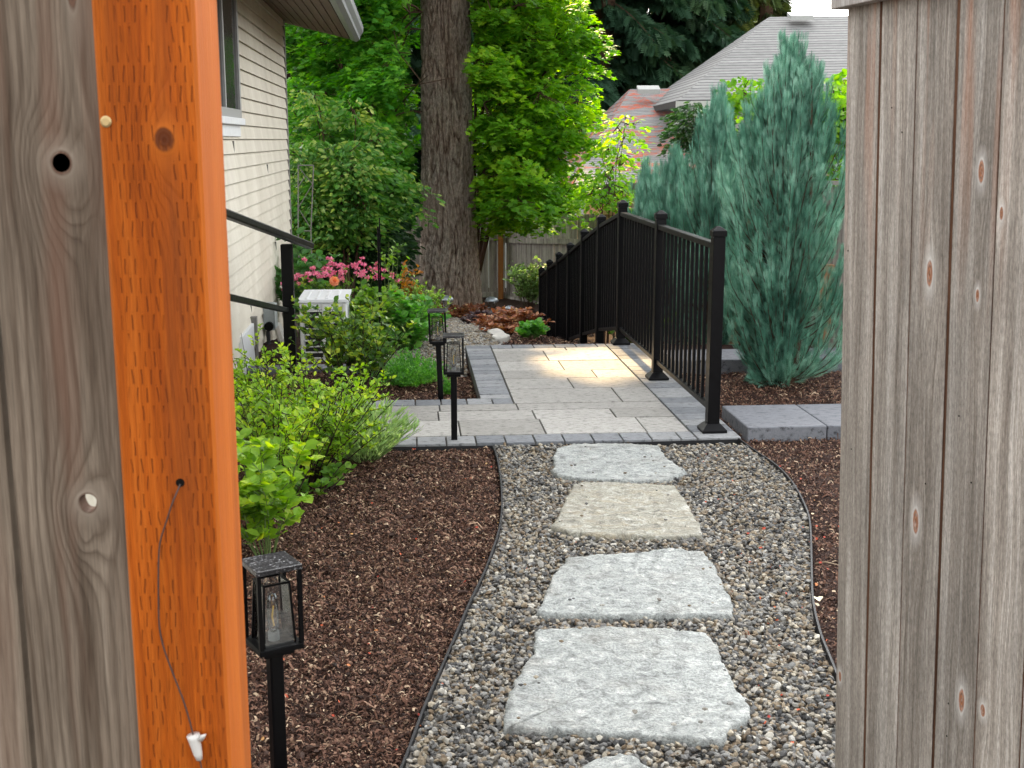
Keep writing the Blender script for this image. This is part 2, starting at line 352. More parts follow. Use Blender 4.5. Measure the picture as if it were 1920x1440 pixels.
M_GB, M_GF, M_MU = gravel_ground(), gravel_far(), mulch_ground()
M_PEB = stone_grain('pebbles', [(0, (.035,.035,.035)), (.16, (.085,.083,.08)), (.32, (.15,.147,.14)), (.46, (.15,.108,.068)), (.59, (.24,.195,.135)), (.72, (.18,.18,.172)), (.84, (.33,.285,.21)), (.93, (.27,.265,.25)), (1, (.46,.43,.36))])
M_CHIP = stone_grain('mulch_chips', [(0, (.013,.007,.005)), (.27, (.050,.025,.017)), (.50, (.105,.052,.035)), (.75, (.165,.085,.057)), (.89, (.25,.15,.10)), (.95, (.34,.23,.15)), (1, (.50,.38,.26))], .15)
def paver_mat(name, a, b, c, scale=1.0):
    N = NT(name); o = N.obj(); rnd = N.attr('rnd')
    n1 = N.noise(o, 5, 4); n2 = N.noise(N.scale(o, (22, 70, 30)), 1, 5, .7); n3 = N.noise(o, 160, 3, .7)
    col = N.ramp(N.M('ADD', N.M('MULTIPLY', rnd, .55), N.M('MULTIPLY', n1, .5)), [(.2, a), (.5, b), (.85, c)])
    pit = N.ramp(n2, [(.34, .33), (.47, 1), (.7, 1.15)])
    col = N.mix(1, col, pit, 'MULTIPLY'); col = N.mix(.4, col, N.mix(1, col, N.ramp(n3, [(.3, .7), (.7, 1.25)]), 'MULTIPLY'))
    return N.pr(col, .8, .3, 0, N.bump(N.M('ADD', N.M('MULTIPLY', n2, 1), N.M('MULTIPLY', n3, .25)), .6, .006))
M_PAV = paver_mat('paver_light', (.235,.226,.207), (.29,.279,.258), (.36,.348,.322))
M_PAVD = paver_mat('paver_border', (.13,.138,.15), (.18,.188,.20), (.255,.258,.258))
M_BLOCK = paver_mat('edging_block', (.115,.12,.135), (.145,.15,.165), (.18,.185,.20))
def flag_mat(name, tint, rust=0.0):
    N = NT(name); o = N.obj(); n1 = N.noise(o, 22, 6, .7, .8); n2 = N.noise(o, 120, 4, .7); n3 = N.noise(N.scale(o, (8, 20, 8)), 1, 3, .6, 1.0)
    col = N.ramp(n1, [(.34, tuple(x*.42 for x in tint)), (.44, tuple(x*.8 for x in tint)), (.54, tint), (.7, (.58,.58,.55))])
    col = N.mix(.5, col, N.mix(1, col, N.ramp(n2, [(.38, .42), (.6, 1.4)]), 'MULTIPLY'))
    col = N.mix(N.M('MULTIPLY', N.ramp(n3, [(.5, 0), (.75, 1)]), .25+rust), col, (.44,.34,.20) if rust else (.48,.48,.46))
    n4 = N.noise(o, 3.2, 4, .65); col = N.mix(N.M('MULTIPLY', N.ramp(n4, [(.5, 0), (.68, 1)]), .35), col, (.20,.175,.14))
    h = N.M('ADD', N.M('MULTIPLY', n1, 1.2), N.M('ADD', N.M('MULTIPLY', n2, .4), N.M('MULTIPLY', n3, .8)))
    return N.pr(col, .6, .4, 0, N.bump(h, 1.0, .02))
M_FLAG = flag_mat('flagstone', (.37,.39,.375)); M_FLAGW = flag_mat('flagstone_warm', (.37,.355,.29), .22)
M_BLACK = plain('black_metal', (.0018,.0018,.0025), .4, .16, 0, .3, 40)
M_BLACKD = plain('edging_metal', (.02,.02,.022), .6, .3, 0, .5, 40)
M_WFENCE = wood_mat('weathered_gate', (.345,.315,.290), (.17,.145,.130), (.52,.50,.475), 30, (), .5, .85, False, .5, .7, (.34,.13,.06), .7)

def sidemat():
    N = NT('siding_paint'); o = N.obj(); n = N.noise(N.scale(o, (4, 4, .6)), 1, 5, .6); m = N.noise(o, 60, 3)
    c = N.ramp(n, [(.3, (.49,.445,.36)), (.6, (.60,.555,.465)), (.8, (.66,.62,.53))])
    return N.pr(c, .7, .25, 0, N.bump(m, .12, .002))
M_SIDE = sidemat()
M_TRIM = plain('grey_trim', (.20,.19,.175), .6, .3); M_WHITE = plain('white_paint', (.72,.73,.74), .45, .4, 0, .1)
M_SOFF = plain('soffit_boards', (.16,.115,.085), .7, .25, 0, .3, 8)
M_GUT = plain('gutter_metal', (.24,.25,.26), .4, .5, 0, .15); M_GUTD = plain('gutter_inner', (.12,.12,.125), .6, .3)

# ------------------------------------------------------------------ ground
def lin(a, b, st): return np.arange(a, b, st)
gx = np.unique(np.concatenate([[-120,-80,-50,-35,-25], lin(-18, -4, 1.0), lin(-4, -2.4, .15), lin(-2.4, 3.0, .035), lin(3, 5, .15), lin(5, 18, 1), [18,25,35,50,80,120]]).round(4))
gy = np.unique(np.concatenate([[-60,-30,-15,-8,-4,-2], lin(-1, 2.3, .3), lin(2.3, 10, .035), lin(10, 22, .15), lin(22, 30, 1), [30,36,45,60,90,140,250]]).round(4))
XX, YY = np.meshgrid(gx, gy); ZZ = terrain(XX, YY)
mk = (XX > -2.5) & (XX < 3.1) & (YY > 2.2) & (YY < 22)
bump_ = pnoise(XX[mk], YY[mk], 7)*.016+pnoise(XX[mk], YY[mk], 22, 3)*.010
ZZ[mk] += bump_*np.where(in_gravel(XX[mk], YY[mk]) | in_patio(XX[mk], YY[mk]), .25, 1)
nx, ny = len(gx), len(gy); idx = np.arange(nx*ny).reshape(ny, nx)
q = np.stack([idx[:-1, :-1], idx[:-1, 1:], idx[1:, 1:], idx[1:, :-1]], -1).reshape(-1, 4)
ground = fastmesh('ground', np.stack([XX, YY, ZZ], -1).reshape(-1, 3), q.ravel(), [4]*len(q), {}, M_MU, smooth=True, kind='structure')

def ribbon(name, rows, mat, dz=.004, **t):
    """rows of (left point, right point) in x,y"""
    V = []; n = 9
    for a, b in rows:
        for i in range(n): x = a[0]+(b[0]-a[0])*i/(n-1); y = a[1]+(b[1]-a[1])*i/(n-1); V.append((x, y, T(x, y)+dz))
    L = [];
    for j in range(len(rows)-1):
        for i in range(n-1): k = j*n+i; L += [k, k+1, k+1+n, k+n]
    return fastmesh(name, V, L, [4]*(len(L)//4), {}, mat, smooth=True, **t)
ys = np.linspace(1.2, 6.05, 60)
ob = ribbon('gravel_path', [((float(np.interp(y, LY, LX)), y), (float(np.interp(y, RY, RX)), y+.0)) for y in ys], M_GB, .012, kind='structure')
fp = []
for f, a, b in ((8.35,-.42,.40),(8.7,-.45,.41),(9.12,-.45,.42),(9.2,-.45,.7),(9.8,-.42,.74),(10.6,-.38,.77),(12,-.3,.78),(13.5,-.3,.78),(15,-.5,.70),(16.5,-.9,.5),(17.6,-1.4,.1)):
    for k in (0,): fp.append((W(a, f)[:2], W(b, f)[:2]))
fp2 = []
for (a, b), (c, d) in zip(fp[:-1], fp[1:]):
    for k in range(6): t = k/6; fp2.append((Vector(a).lerp(Vector(c), t), Vector(b).lerp(Vector(d), t)))
ribbon('far_gravel_path', fp2, M_GF, .015, kind='structure')

# pebbles
def pt_in_poly(x, y, poly):
    c = np.zeros(len(x), bool); n = len(poly)
    for i in range(n):
        x1, y1 = poly[i]; x2, y2 = poly[(i+1) % n]
        cond = ((y1 > y) != (y2 > y)) & (x < (x2-x1)*(y-y1)/(y2-y1+1e-12)+x1); c ^= cond
    return c
FLAGS = [
 [(1037,880),(1038,855),(1045,838),(1075,830),(1180,828),(1235,833),(1250,855),(1268,868),(1290,884),(1250,896),(1180,899),(1100,895),(1045,888)],
 [(1033,985),(1045,965),(1055,945),(1068,920),(1075,905),(1100,899),(1180,902),(1265,908),(1278,925),(1290,945),(1315,985),(1318,1000),(1240,1005),(1160,1000),(1075,995)],
 [(1007,1145),(1025,1100),(1040,1070),(1065,1040),(1130,1035),(1210,1033),(1255,1024),(1320,1030),(1345,1065),(1358,1100),(1375,1130),(1373,1147),(1310,1150),(1250,1150),(1110,1150)],
 [(945,1362),(948,1310),(960,1290),(965,1275),(985,1235),(1000,1222),(1003,1180),(1010,1175),(1080,1174),(1160,1170),(1240,1176),(1320,1180),(1345,1205),(1370,1260),(1380,1290),(1400,1305),(1410,1335),(1372,1356),(1358,1385),(1280,1380),(1200,1375),(1080,1368)],
 [(1070,1445),(1120,1420),(1165,1405),(1200,1420),(1240,1450),(1310,1500),(1290,1590),(1200,1620),(1060,1600),(1000,1510)]]
FPOLY = [[tuple(G(px, py, .012)[:2]) for px, py in fl] for fl in FLAGS]
n = 105000
px_ = rng.uniform(-.6, 1.75, n); py_ = rng.uniform(2.35, 6.1, n)
keep = in_gravel(px_-.01, py_) & in_gravel(px_+.01, py_) & (RF(px_, py_)[1] < P_N-.012)
for poly in FPOLY: 
    cxp = np.mean([p[0] for p in poly]); cyp = np.mean([p[1] for p in poly])
    keep &= ~pt_in_poly(px_, py_, [(cxp+(a-cxp)*.985, cyp+(b-cyp)*.985) for a, b in poly])
px_, py_ = px_[keep], py_[keep]; n = len(px_)
iv, jf = _ico(); variants = []
V = []; size = rng.uniform(.0045, .0108, n)*(1+.25*rng.random(n))
base = iv[None]*(1+rng.uniform(-.38, .28, (n, 12, 1)))
base *= np.stack([rng.uniform(.85, 1.5, n), rng.uniform(.7, 1.1, n), rng.uniform(.4, .75, n)], -1)[:, None]
def rotm(a, b, c):
    ca, sa, cb, sb, cc, s_ = np.cos(a), np.sin(a), np.cos(b), np.sin(b), np.cos(c), np.sin(c)
    return np.stack([np.stack([ca*cb, ca*sb*s_-sa*cc, ca*sb*cc+sa*s_], -1), np.stack([sa*cb, sa*sb*s_+ca*cc, sa*sb*cc-ca*s_], -1), np.stack([-sb, cb*s_, cb*cc], -1)], -2)
RM = rotm(rng.uniform(0, 6.28, n), rng.normal(0, .45, n), rng.normal(0, .45, n))
V = np.einsum('nij,nkj->nki', RM, base)*size[:, None, None]
hump = pnoise(px_, py_, 5)*.008
V += np.stack([px_, py_, -.032+rng.uniform(0, .026, n)+hump], -1)[:, None]
loops = (np.array(jf).ravel()[None]+np.arange(n)[:, None]*12).ravel()
crnd = rng.random(n)
fastmesh('gravel_stones', V.reshape(-1, 3), loops, [3]*(20*n), {'rnd': np.repeat(crnd, 12)}, M_PEB, kind='stuff', label='loose grey and tan crushed gravel around the stepping stones', category='gravel')

nf = 26000; fi = rng.uniform(8.35, 17.4, nf)**1.0; fa = np.array([8.35,9.12,9.2,9.8,10.6,12,13.5,15,16.5,17.6]); a_l = np.array([-.42,-.45,-.45,-.42,-.38,-.3,-.3,-.5,-.9,-1.4]); a_r = np.array([.40,.41,.69,.74,.77,.78,.78,.70,.5,.1])
ri = np.interp(fi, fa, a_l)+(np.interp(fi, fa, a_r)-np.interp(fi, fa, a_l))*rng.random(nf); fx, fy = ri*CA-fi*SA, ri*SA+fi*CA; nf = len(fx)
kk_ = ~in_patio(fx, fy); fx, fy, fi = fx[kk_], fy[kk_], fi[kk_]; nf = len(fx)
base = iv[None]*(1+rng.uniform(-.35, .25, (nf, 12, 1)))*np.array([1.1, .9, .6])
V = np.einsum('nij,nkj->nki', rotm(rng.uniform(0, 6.28, nf), rng.normal(0, .4, nf), rng.normal(0, .4, nf)), base)*(rng.uniform(.010, .019, nf)*np.clip(fi/10, .9, 1.5))[:, None, None]
V += np.stack([fx, fy, terrain(fx, fy)+.02+rng.uniform(-.004, .008, nf)], -1)[:, None]
fastmesh('far_gravel_stones', V.reshape(-1, 3), (np.array(jf).ravel()[None]+np.arange(nf)[:, None]*12).ravel(), [3]*(20*nf), {'rnd': np.repeat(.25+.75*rng.random(nf), 12)}, M_PEB, kind='stuff', label='light grey gravel of the narrow path running to the big trunk', category='gravel')
# a few pebbles kicked up onto the stepping stones
qx, qy = [], []
for poly in FPOLY[:4]:
    a_ = np.array(poly); t_ = rng.integers(0, len(a_), 14); c_ = a_.mean(0); f_ = rng.uniform(.55, .96, 14)[:, None]; p_ = c_+(a_[t_]-c_)*f_; qx += list(p_[:, 0]); qy += list(p_[:, 1])
nq = len(qx); V = iv[None]*(1+rng.uniform(-.3, .25, (nq, 12, 1)))*np.array([1.2, .9, .6])*rng.uniform(.004, .008, nq)[:, None, None]+np.stack([qx, qy, np.full(nq, .019)], -1)[:, None]
fastmesh('stray_pebbles', V.reshape(-1, 3), (np.array(jf).ravel()[None]+np.arange(nq)[:, None]*12).ravel(), [3]*(20*nq), {'rnd': np.repeat(rng.random(nq), 12)}, M_PEB, kind='stuff', label='stray pebbles lying on the stepping stones', category='gravel')
# mulch chips
CHIP = ([(-.5,0,0),(.5,0,.1),(.42,.5,.35),(-.5,.5,.28),(-.3,1,.0),(.35,.95,.1)], [(0,1,2,3),(3,2,5,4)])
def chips(n, xr, yr, fn, smin, smax):
    x = rng.uniform(*xr, n); y = rng.uniform(yr[0], yr[1], n); k = fn(x, y); x, y = x[k], y[k]; n = len(x)
    z = terrain(x, y)+pnoise(x, y, 7)*.016+pnoise(x, y, 22, 3)*.010+rng.uniform(.0, .009, n)
    a = rng.uniform(0, 6.28, n); e = rng.normal(0, .35, n); Dv = np.stack([np.cos(a)*np.cos(e), np.sin(a)*np.cos(e), np.sin(e)], -1)
    Nv = norm(np.stack([rng.normal(0, .45, n), rng.normal(0, .45, n), np.ones(n)], -1))
    s = smin+(smax-smin)*rng.random(n)**3; return np.stack([x, y, z], -1), Dv, Nv, s
def cat(*a): return [np.concatenate(q) for q in zip(*a)]
notg = lambda x, y: ~((x > np.interp(y, LY, LX)-.012) & (x < np.interp(y, RY, RX)+.012) & (y < 6.15)) & ~in_patio(x, y)
c1 = chips(170000, (-1.5, .05), (2.5, 6.1), lambda x, y: notg(x, y) & (x < .1) & (x > -.235*y-.12), .007, .025)
c2 = chips(80000, (.9, 2.3), (3.0, 8.6), lambda x, y: notg(x, y) & (x > .8) & (x < .30*y+.1), .008, .028)
c3 = chips(26000, (-1.6, -.1), (7.1, 8.6), notg, .009, .032)
c4 = chips(16000, (-.4, 1.2), (9.3, 13.5), lambda x, y: (RF(x, y)[0] > .72), .02, .05)
c5 = chips(500, (-1.3, .05), (2.5, 6.1), notg, .03, .075); c6 = chips(500, (.9, 2.2), (3.0, 8.4), notg, .03, .07)
c7 = chips(45000, (-2.1, -.5), (1.2, 6.1), lambda x, y: notg(x, y) & (x <= -.235*y-.12) & (RF(x, y)[0] > -1.12), .009, .03); c8 = chips(25000, (1.2, 3.0), (2.0, 8.4), lambda x, y: notg(x, y) & (x >= .30*y+.1), .009, .03)
Pc, Dc, Nc, Sc = cat(c1, c2, c3, c4, c7, c8, c5, c6); nlong = len(c5[0])+len(c6[0])
stamps('mulch_chips', Pc, Dc, Nc, Sc, CHIP, M_CHIP, width=np.concatenate([rng.uniform(.12, .42, len(Pc)-nlong), rng.uniform(.04, .10, nlong)]), rnd=np.concatenate([rng.random(len(Pc)-nlong), rng.uniform(.6, 1, nlong)]), kind='stuff', label='shredded dark brown bark mulch covering the planting beds', category='mulch')
# dark clods in the mulch
x = rng.uniform(-1.3, .0, 260); y = rng.uniform(2.6, 6, 260); k = notg(x, y); x, y = x[k], y[k]; n = len(x)
base = iv[None]*(1+rng.uniform(-.65, .6, (n, 12, 1))); base[..., 2] *= .45
V = base*(rng.uniform(.005, .018, n)**1.0)[:, None, None]+np.stack([x, y, terrain(x, y)+.012], -1)[:, None]
fastmesh('mulch_clods', V.reshape(-1, 3), (np.array(jf).ravel()[None]+np.arange(n)[:, None]*12).ravel(), [3]*(20*n), {'rnd': np.repeat(rng.random(n)*.25, 12)}, M_CHIP, kind='stuff', label='dark crumbly clods lying on the bark mulch', category='mulch')
# litter: red bits, petals, twigs
M_RED = stone_grain('red_litter', [(0, (.30,.03,.02)), (.6, (.45,.10,.04)), (.85, (.5,.28,.1)), (1, (.7,.62,.45))])
x = np.concatenate([rng.uniform(-.9, 1.5, 260), rng.normal(1.0, .15, 160)]); y = np.concatenate([rng.uniform(2.6, 6.1, 260), rng.uniform(3, 6.1, 160)]); n = len(x)
a = rng.uniform(0, 6.28, n)
stamps('fallen_petals', np.stack([x, y, np.where(in_gravel(x, y), -.012, terrain(x, y)+.02)], -1), np.stack([np.cos(a), np.sin(a), rng.normal(0, .3, n)], -1), np.stack([rng.normal(0, .5, n), rng.normal(0, .5, n), np.ones(n)], -1), rng.uniform(.006, .018, n), OVAL, M_RED, width=1.4, kind='stuff', label='tiny red and orange petals and leaf bits scattered on gravel and mulch', category='leaf litter')
M_CREAM = plain('cream_leaf', (.75,.66,.45), .6, .3); M_TAN = plain('dry_twig', (.36,.27,.18), .8)
mb = MB()
pc = GT(1533, 1136)
mb.add([pc+Vector(v)*.026+Vector((0, 0, .022)) for v in ((0,-.9,0),(.5,-.3,.25),(.75,.35,.2),(.35,.7,.1),(0,.45,.05),(-.4,.75,.15),(-.8,.3,.3),(-.5,-.3,.2))], [(0,1,2,3,4),(0,4,5,6,7)])
tags(mb.build('fallen_leaf', M_CREAM), 'cream heart-shaped fallen leaf on the mulch right of the gravel path', 'leaf')
mb = MB(); a, b = GT(1518, 1072)+Vector((.02, 0, .03)), GT(1566, 1074)+Vector((0, 0, .03)); mb.tube([a, a.lerp(b, .5)+Vector((0, .006, .006)), b], [.004, .003, .0025], 5)
tags(mb.build('twig', M_TAN), 'short pale twig on the mulch beside the right edging strip', 'twig')

# path edging
def edging(name, pts, h0, label):
    mb = MB(); P = [Vector((p[0], p[1], 0)) for p in pts]
    Q = []
    for a, b in zip(P[:-1], P[1:]):
        for k in range(5): Q.append(a.lerp(b, k/5))
    Q.append(P[-1])
    for _ in range(4): Q = [Q[0]]+[(Q[i-1]+Q[i]*2+Q[i+1])/4 for i in range(1, len(Q)-1)]+[Q[-1]]
    V = []; n = len(Q)
    for i, p in enumerate(Q):
        t = (Q[min(i+1, n-1)]-Q[max(i-1, 0)]).normalized(); s = Vector((-t.y, t.x, 0))*.0035; z = h0+.004*math.sin(i*.7)
        V += [p-s+Vector((0,0,-.1)), p-s+Vector((0,0,z)), p+s+Vector((0,0,z)), p+s+Vector((0,0,-.1))]
    F = [(i*4+k, i*4+k+1, i*4+5+k, i*4+4+k) for i in range(n-1) for k in range(3)]
    mb.add(V, F); return tags(mb.build(name, M_BLACKD), label, 'edging', 'black strips edging the gravel path')
edging('path_edging', LC, -.004, 'black metal edging strip along the left side of the gravel path')
edging('path_edging', RC, .002, 'black metal edging strip curving along the right side of the gravel path')
edging('path_edging', [W(-1.6, P_N-.01), W(0, P_N-.01), W(1.70, P_N-.01)], -.008, 'straight black edging strip against the front edge of the patio')

# ------------------------------------------------------------------ flagstones
def flag(poly, mat, label, seed):
    random.seed(seed); P = []
    n = len(poly)
    for i in range(n):
        a = Vector((*poly[i], 0)); b = Vector((*poly[(i+1) % n], 0)); m = max(2, int((b-a).length/.012)); nrm = Vector((b.y-a.y, a.x-b.x, 0)).normalized()
        for k in range(m):
            p = a.lerp(b, k/m); p += nrm*(mnoise.noise(p*18+Vector((seed, 0, 0)))*.010+mnoise.noise(p*60)*.007+mnoise.noise(p*150)*.003) ; P.append(p)
    c = sum(P, Vector())/len(P); rings = [1.0, .994, .982, .95, .9, .84, .76, .66, .55, .43, .3, .16, .06]; V = []; m = len(P)
    for p in P: V.append((p.x, p.y, -.06))
    for p in P:
        q = c+(p-c)*1.0; V.append((q.x, q.y, -.008+.008*mnoise.noise(p*30)))
    for rr in rings[1:]:
        for p in P:
            q = c+(p-c)*rr; z = .007+mnoise.noise(q*5+Vector((seed,)*3))*.005+mnoise.noise(q*24)*.004+mnoise.noise(q*70)*.003
            if rr > .99: z -= .005
            V.append((q.x, q.y, z))
    V.append((c.x, c.y, .012)); F = []
    nr = len(rings)+1
    for j in range(nr-1):
        for i in range(m): a = j*m+i; b = j*m+(i+1) % m; F.append((a, b, b+m, a+m))
    for i in range(m): F.append(((nr-1)*m+i, (nr-1)*m+(i+1) % m, nr*m))
    mb = MB(); mb.add(V, F); return tags(mb.build('stepping_stone', mat, smooth=True), label, 'stepping stone', 'flagstones set in the gravel path')
labs = ['thin grey flagstone touching the patio, farthest of the stepping stones', 'tan rust-tinged flagstone just in front of the farthest stepping stone',
 'pale grey flagstone with a tiny dark pit, third stepping stone from the patio', 'largest rough grey flagstone with notched sides, fourth from the patio', 'nearest stepping stone, only its pointed tip in view at the bottom']
for i, (poly, l) in enumerate(zip(FPOLY, labs)): flag(poly, M_FLAGW if i == 1 else M_FLAG, l, i+3)

# ------------------------------------------------------------------ patio
patio = thing('patio', 'light grey stone-textured paver patio with darker border rows', 'patio', W(1, 6.1, 0)); del patio['label']; del patio['category']; patio['kind'] = 'structure'
mb = MB(); jb = MB()
def paver(m, r0, r1, f0, f1, z=0.0):
    g = .0038; a = W(r0+g, f0+g, z-.07); z2 = random.uniform(-.0015, .0015)
    m.box(a, W(r1-g, f0+g)-W(r0+g, f0+g), W(r0+g, f1-g)-W(r0+g, f0+g), Vector((0, 0, .07+z2)), random.random())
random.seed(3)
dk = MB()
r = -2.4
while r < P_R-.26:                              # front border row
    wd = .152; paver(dk, r, min(r+wd, 1.485), P_N, P_N+.165); r += wd
    if r >= 1.48: break
f = P_N                                            # right border
while f < P_F-.05: paver(dk, 1.487, P_R, f, min(f+.148, P_F)); f += .148
f = 7.02+.165
while f < P_F-.02: paver(dk, P_L, .61, f, min(f+.112, P_F)); f += .112       # left border
r = -2.4
while r < .60: paver(dk, r, min(r+.152, .61), 7.02, 7.18); r += .152          # back border of the arm
r = .612
while r < 1.47: paver(dk, r, min(r+.16, 1.485), P_F-.15, P_F); r += .16
def field(r0, r1, f0, f1, rows):
    f = f0; i = 0
    while f < f1-.04:
        h = rows[i % len(rows)]; h = h if f+h < f1-.08 else f1-f; r = r0-random.uniform(0, .3)
        while r < r1-.02:
            wd = random.choice((.45, .54, .66, .75)); e = r+wd
            if e > r1-.12: e = r1
            a = max(r, r0)
            if e-a > .06: paver(mb, a, e, f, f+h)
            r = e
        f += h; i += 1
field(-2.4, 1.483, P_N+.167, 7.018, (.36, .24, .42))
field(.612, 1.483, 7.02, P_F-.152, (.42, .34, .28, .36))
mb.build('slab', M_PAV, patio, bevel=.004); dk.build('border_paver', M_PAVD, patio, bevel=.004)
jb.box(W(P_L+.01, P_N+.01, -.085), W(P_R-.02-P_L, 0), W(0, P_F-P_N-.02), (0, 0, .073)); jb.box(W(-2.4, P_N+.01, -.085), W(P_L+2.41, 0), W(0, WALK_F-P_N-.02), (0, 0, .0725))
jb.box(W(P_L+.004, 7.2, -.2), W(.02, 0), W(0, P_F-7.2), (0, 0, .14))
jb.build('joint_sand', plain('joint_sand', (.10,.095,.088), .95, .1, 0, .4, 90), patio)

# edging blocks right of the patio
def block(label, r0, r1, f0, f1, z0, z1, group, name='concrete_block', mat=None):
    mb = MB(); mb.box(W(r0, f0, z0), W(r1-r0, 0), W(0, f1-f0), (0, 0, z1-z0), random.random())
    return tags(mb.build(name, mat or M_BLOCK, bevel=.008, segs=3), label, 'concrete block', group)
g = 'low grey concrete blocks by the patio corner'
block('low dark-sided concrete block nearest the corner railing post', 1.76, 2.185, 6.12, 6.66, -.06, .045, g)
block('low concrete block half hidden by the gate edge', 2.19, 2.65, 6.12, 6.66, -.06, .044, g)
g = 'dark kerb blocks behind the big juniper'
block('kerb block seen between railing balusters behind the big juniper', 1.78, 2.42, 8.0, 8.42, -.08, .065, g)
block('kerb block right of the big juniper base beside the gate edge', 2.425, 3.05, 8.0, 8.42, -.08, .064, g)
g = 'pale kerb blocks in front of the house wall'
block('pale kerb block left of the handrail post by the house', -1.12, -.80, 8.26, 8.42, -.1, .0, g)
block('pale kerb block under the white air conditioner', -.795, -.50, 8.26, 8.42, -.1, .001, g)
block('pale kerb block beside the thin black garden stake', -.495, -.19, 8.26, 8.42, -.1, .0, g)

# ------------------------------------------------------------------ railing
rail = thing('metal_railing', 'long black metal baluster railing with capped posts along the patio and ramp', 'railing', W(1.6, 6.24, 0))
PR = 1.6; posts = []
for f, ztop in ((6.24,1.03),(7.70,1.03),(9.09,1.03)): posts.append((f, ztop, 0.0))
for px, py, f in ((1117,409,10.1),(1087,436,11.05),(1062,461,12.0),(1041,478,12.9),(1023,492,13.75),(1008,506,14.6)):
    p = D(px, py, f*CA+PR*SA); posts.append((f, p.z-.02, None))
for f, zt, zb in posts:
    c = W(PR, f); gb = T(c.x, c.y)+.0 if zb is None else 0.0
    p = MB(); p.cbox((c.x, c.y, gb), .064, .064, zt-gb, YAW); po = p.build('post', M_BLACK, rail, bevel=.003)
    p = MB(); p.cbox((c.x, c.y, zt+.001), .074, .074, .030, YAW)
    h = .037; X = W(h, 0); Y = W(0, h); q = Vector((c.x, c.y, zt+.0312)); h2 = .25
    p.add([q-X-Y, q+X-Y, q+X+Y, q-X+Y, q-X*h2-Y*h2+Vector((0,0,.022)), q+X*h2-Y*h2+Vector((0,0,.022)), q+X*h2+Y*h2+Vector((0,0,.022)), q-X*h2+Y*h2+Vector((0,0,.022))], [(0,3,2,1),(0,1,5,4),(1,2,6,5),(2,3,7,6),(3,0,4,7),(4,5,6,7)])
    p.build('post_cap', M_BLACK, po, bevel=.002)
    p = MB(); q = Vector((c.x, c.y, gb+.002)); a, b = W(.066, 0), W(0, .066)
    def ring(s, z): return [q-a*s-b*s+Vector((0,0,z)), q+a*s-b*s+Vector((0,0,z)), q+a*s+b*s+Vector((0,0,z)), q-a*s+b*s+Vector((0,0,z))]
    V = ring(1, 0)+ring(1, .014)+ring(.55, .045)
    p.add(V, [(0,3,2,1)]+[(i, (i+1) % 4, (i+1) % 4+4, i+4) for i in range(4)]+[(i+4, (i+1) % 4+4, (i+1) % 4+8, i+8) for i in range(4)]+[(8,9,10,11)])
    p.build('base_plate', M_BLACK, po, bevel=.002)
for (f0, z0, b0), (f1, z1, b1) in zip(posts[:-1], posts[1:]):
    e = .034; L = f1-f0; t0 = z0-.05; t1 = z1-.05; H = .93
    def zt(f): return t0+(t1-t0)*(f-f0)/L
    pn = MB(); pn.bar(W(PR, f0+e, zt(f0+e)), W(PR, f1-e, zt(f1-e)), .045, .032); tr = pn.build('top_rail', M_BLACK, rail, bevel=.003)
    pn = MB(); pn.bar(W(PR, f0+e, zt(f0+e)-.86), W(PR, f1-e, zt(f1-e)-.86), .032, .028); pn.build('bottom_rail', M_BLACK, rail, bevel=.002)
    nb = 12 if L > 1.2 else 8
    for k in range(nb):
        f = f0+e+(L-2*e)*(k+.9)/(nb+.8); b = MB(); b.bar(W(PR, f, zt(f)-.85), W(PR, f, zt(f)-.014), .017, .017, up=W(0, 1)); b.build('baluster', M_BLACK, rail)

# left handrail
hr = thing('stair_handrail', 'black metal handrail sloping down in front of the beige house wall', 'handrail', W(-.78, 8.09, 0))
m_ = MB(); m_.cbox(W(-.78, 8.09, -.05), .075, .075, .905, YAW); m_.build('post', M_BLACK, hr, bevel=.006)
m_ = MB(); m_.cbox(W(-1.06, 5.2, -.05), .07, .07, 1.3, YAW); m_.build('post', M_BLACK, hr, bevel=.006)
m_ = MB(); m_.bar(W(-1.09, 4.95, 1.385), W(-.655, 8.45, .812), .052, .042); m_.build('hand_rail', M_BLACK, hr, bevel=.008)
m_ = MB(); m_.bar(W(-1.06, 5.2, .95), W(-.79, 8.06, .425), .034, .034); m_.build('lower_rail', M_BLACK, hr, bevel=.004)

# ------------------------------------------------------------------ garden lanterns
M_GLASS = NT('clear_glass'); g_ = M_GLASS
tr = g_.n('ShaderNodeBsdfTransparent', {0: (.93, .95, .95, 1)}); gl = g_.n('ShaderNodeBsdfGlossy', {'Roughness': .03, 'Color': (1, 1, 1, 1)})
fr = g_.n('ShaderNodeFresnel', {'IOR': 1.5}); g_.t.links.new(g_.n('ShaderNodeMixShader', {0: g_.M('MULTIPLY_ADD', fr, .9, .07), 1: tr, 2: gl}), g_.out.inputs[0]); M_GLASS = g_.m
M_FIL = plain('amber_filament', (.85,.50,.08), .4, .4, 0, .05); M_SOCK = plain('bulb_socket', (.25,.26,.26), .5, .4)
def roofmat():
    N = NT('dusty_black_lid'); o = N.obj(); n = N.noise(o, 160, 4, .75); m = N.noise(o, 30, 3)
    c = N.mix(N.M('MULTIPLY', N.ramp(n, [(.54, 0), (.62, 1)]), N.ramp(m, [(.3, .2), (.6, .9)])), (.012,.012,.014), (.33,.33,.34))
    return N.pr(c, .3, .5)
M_LID = roofmat()
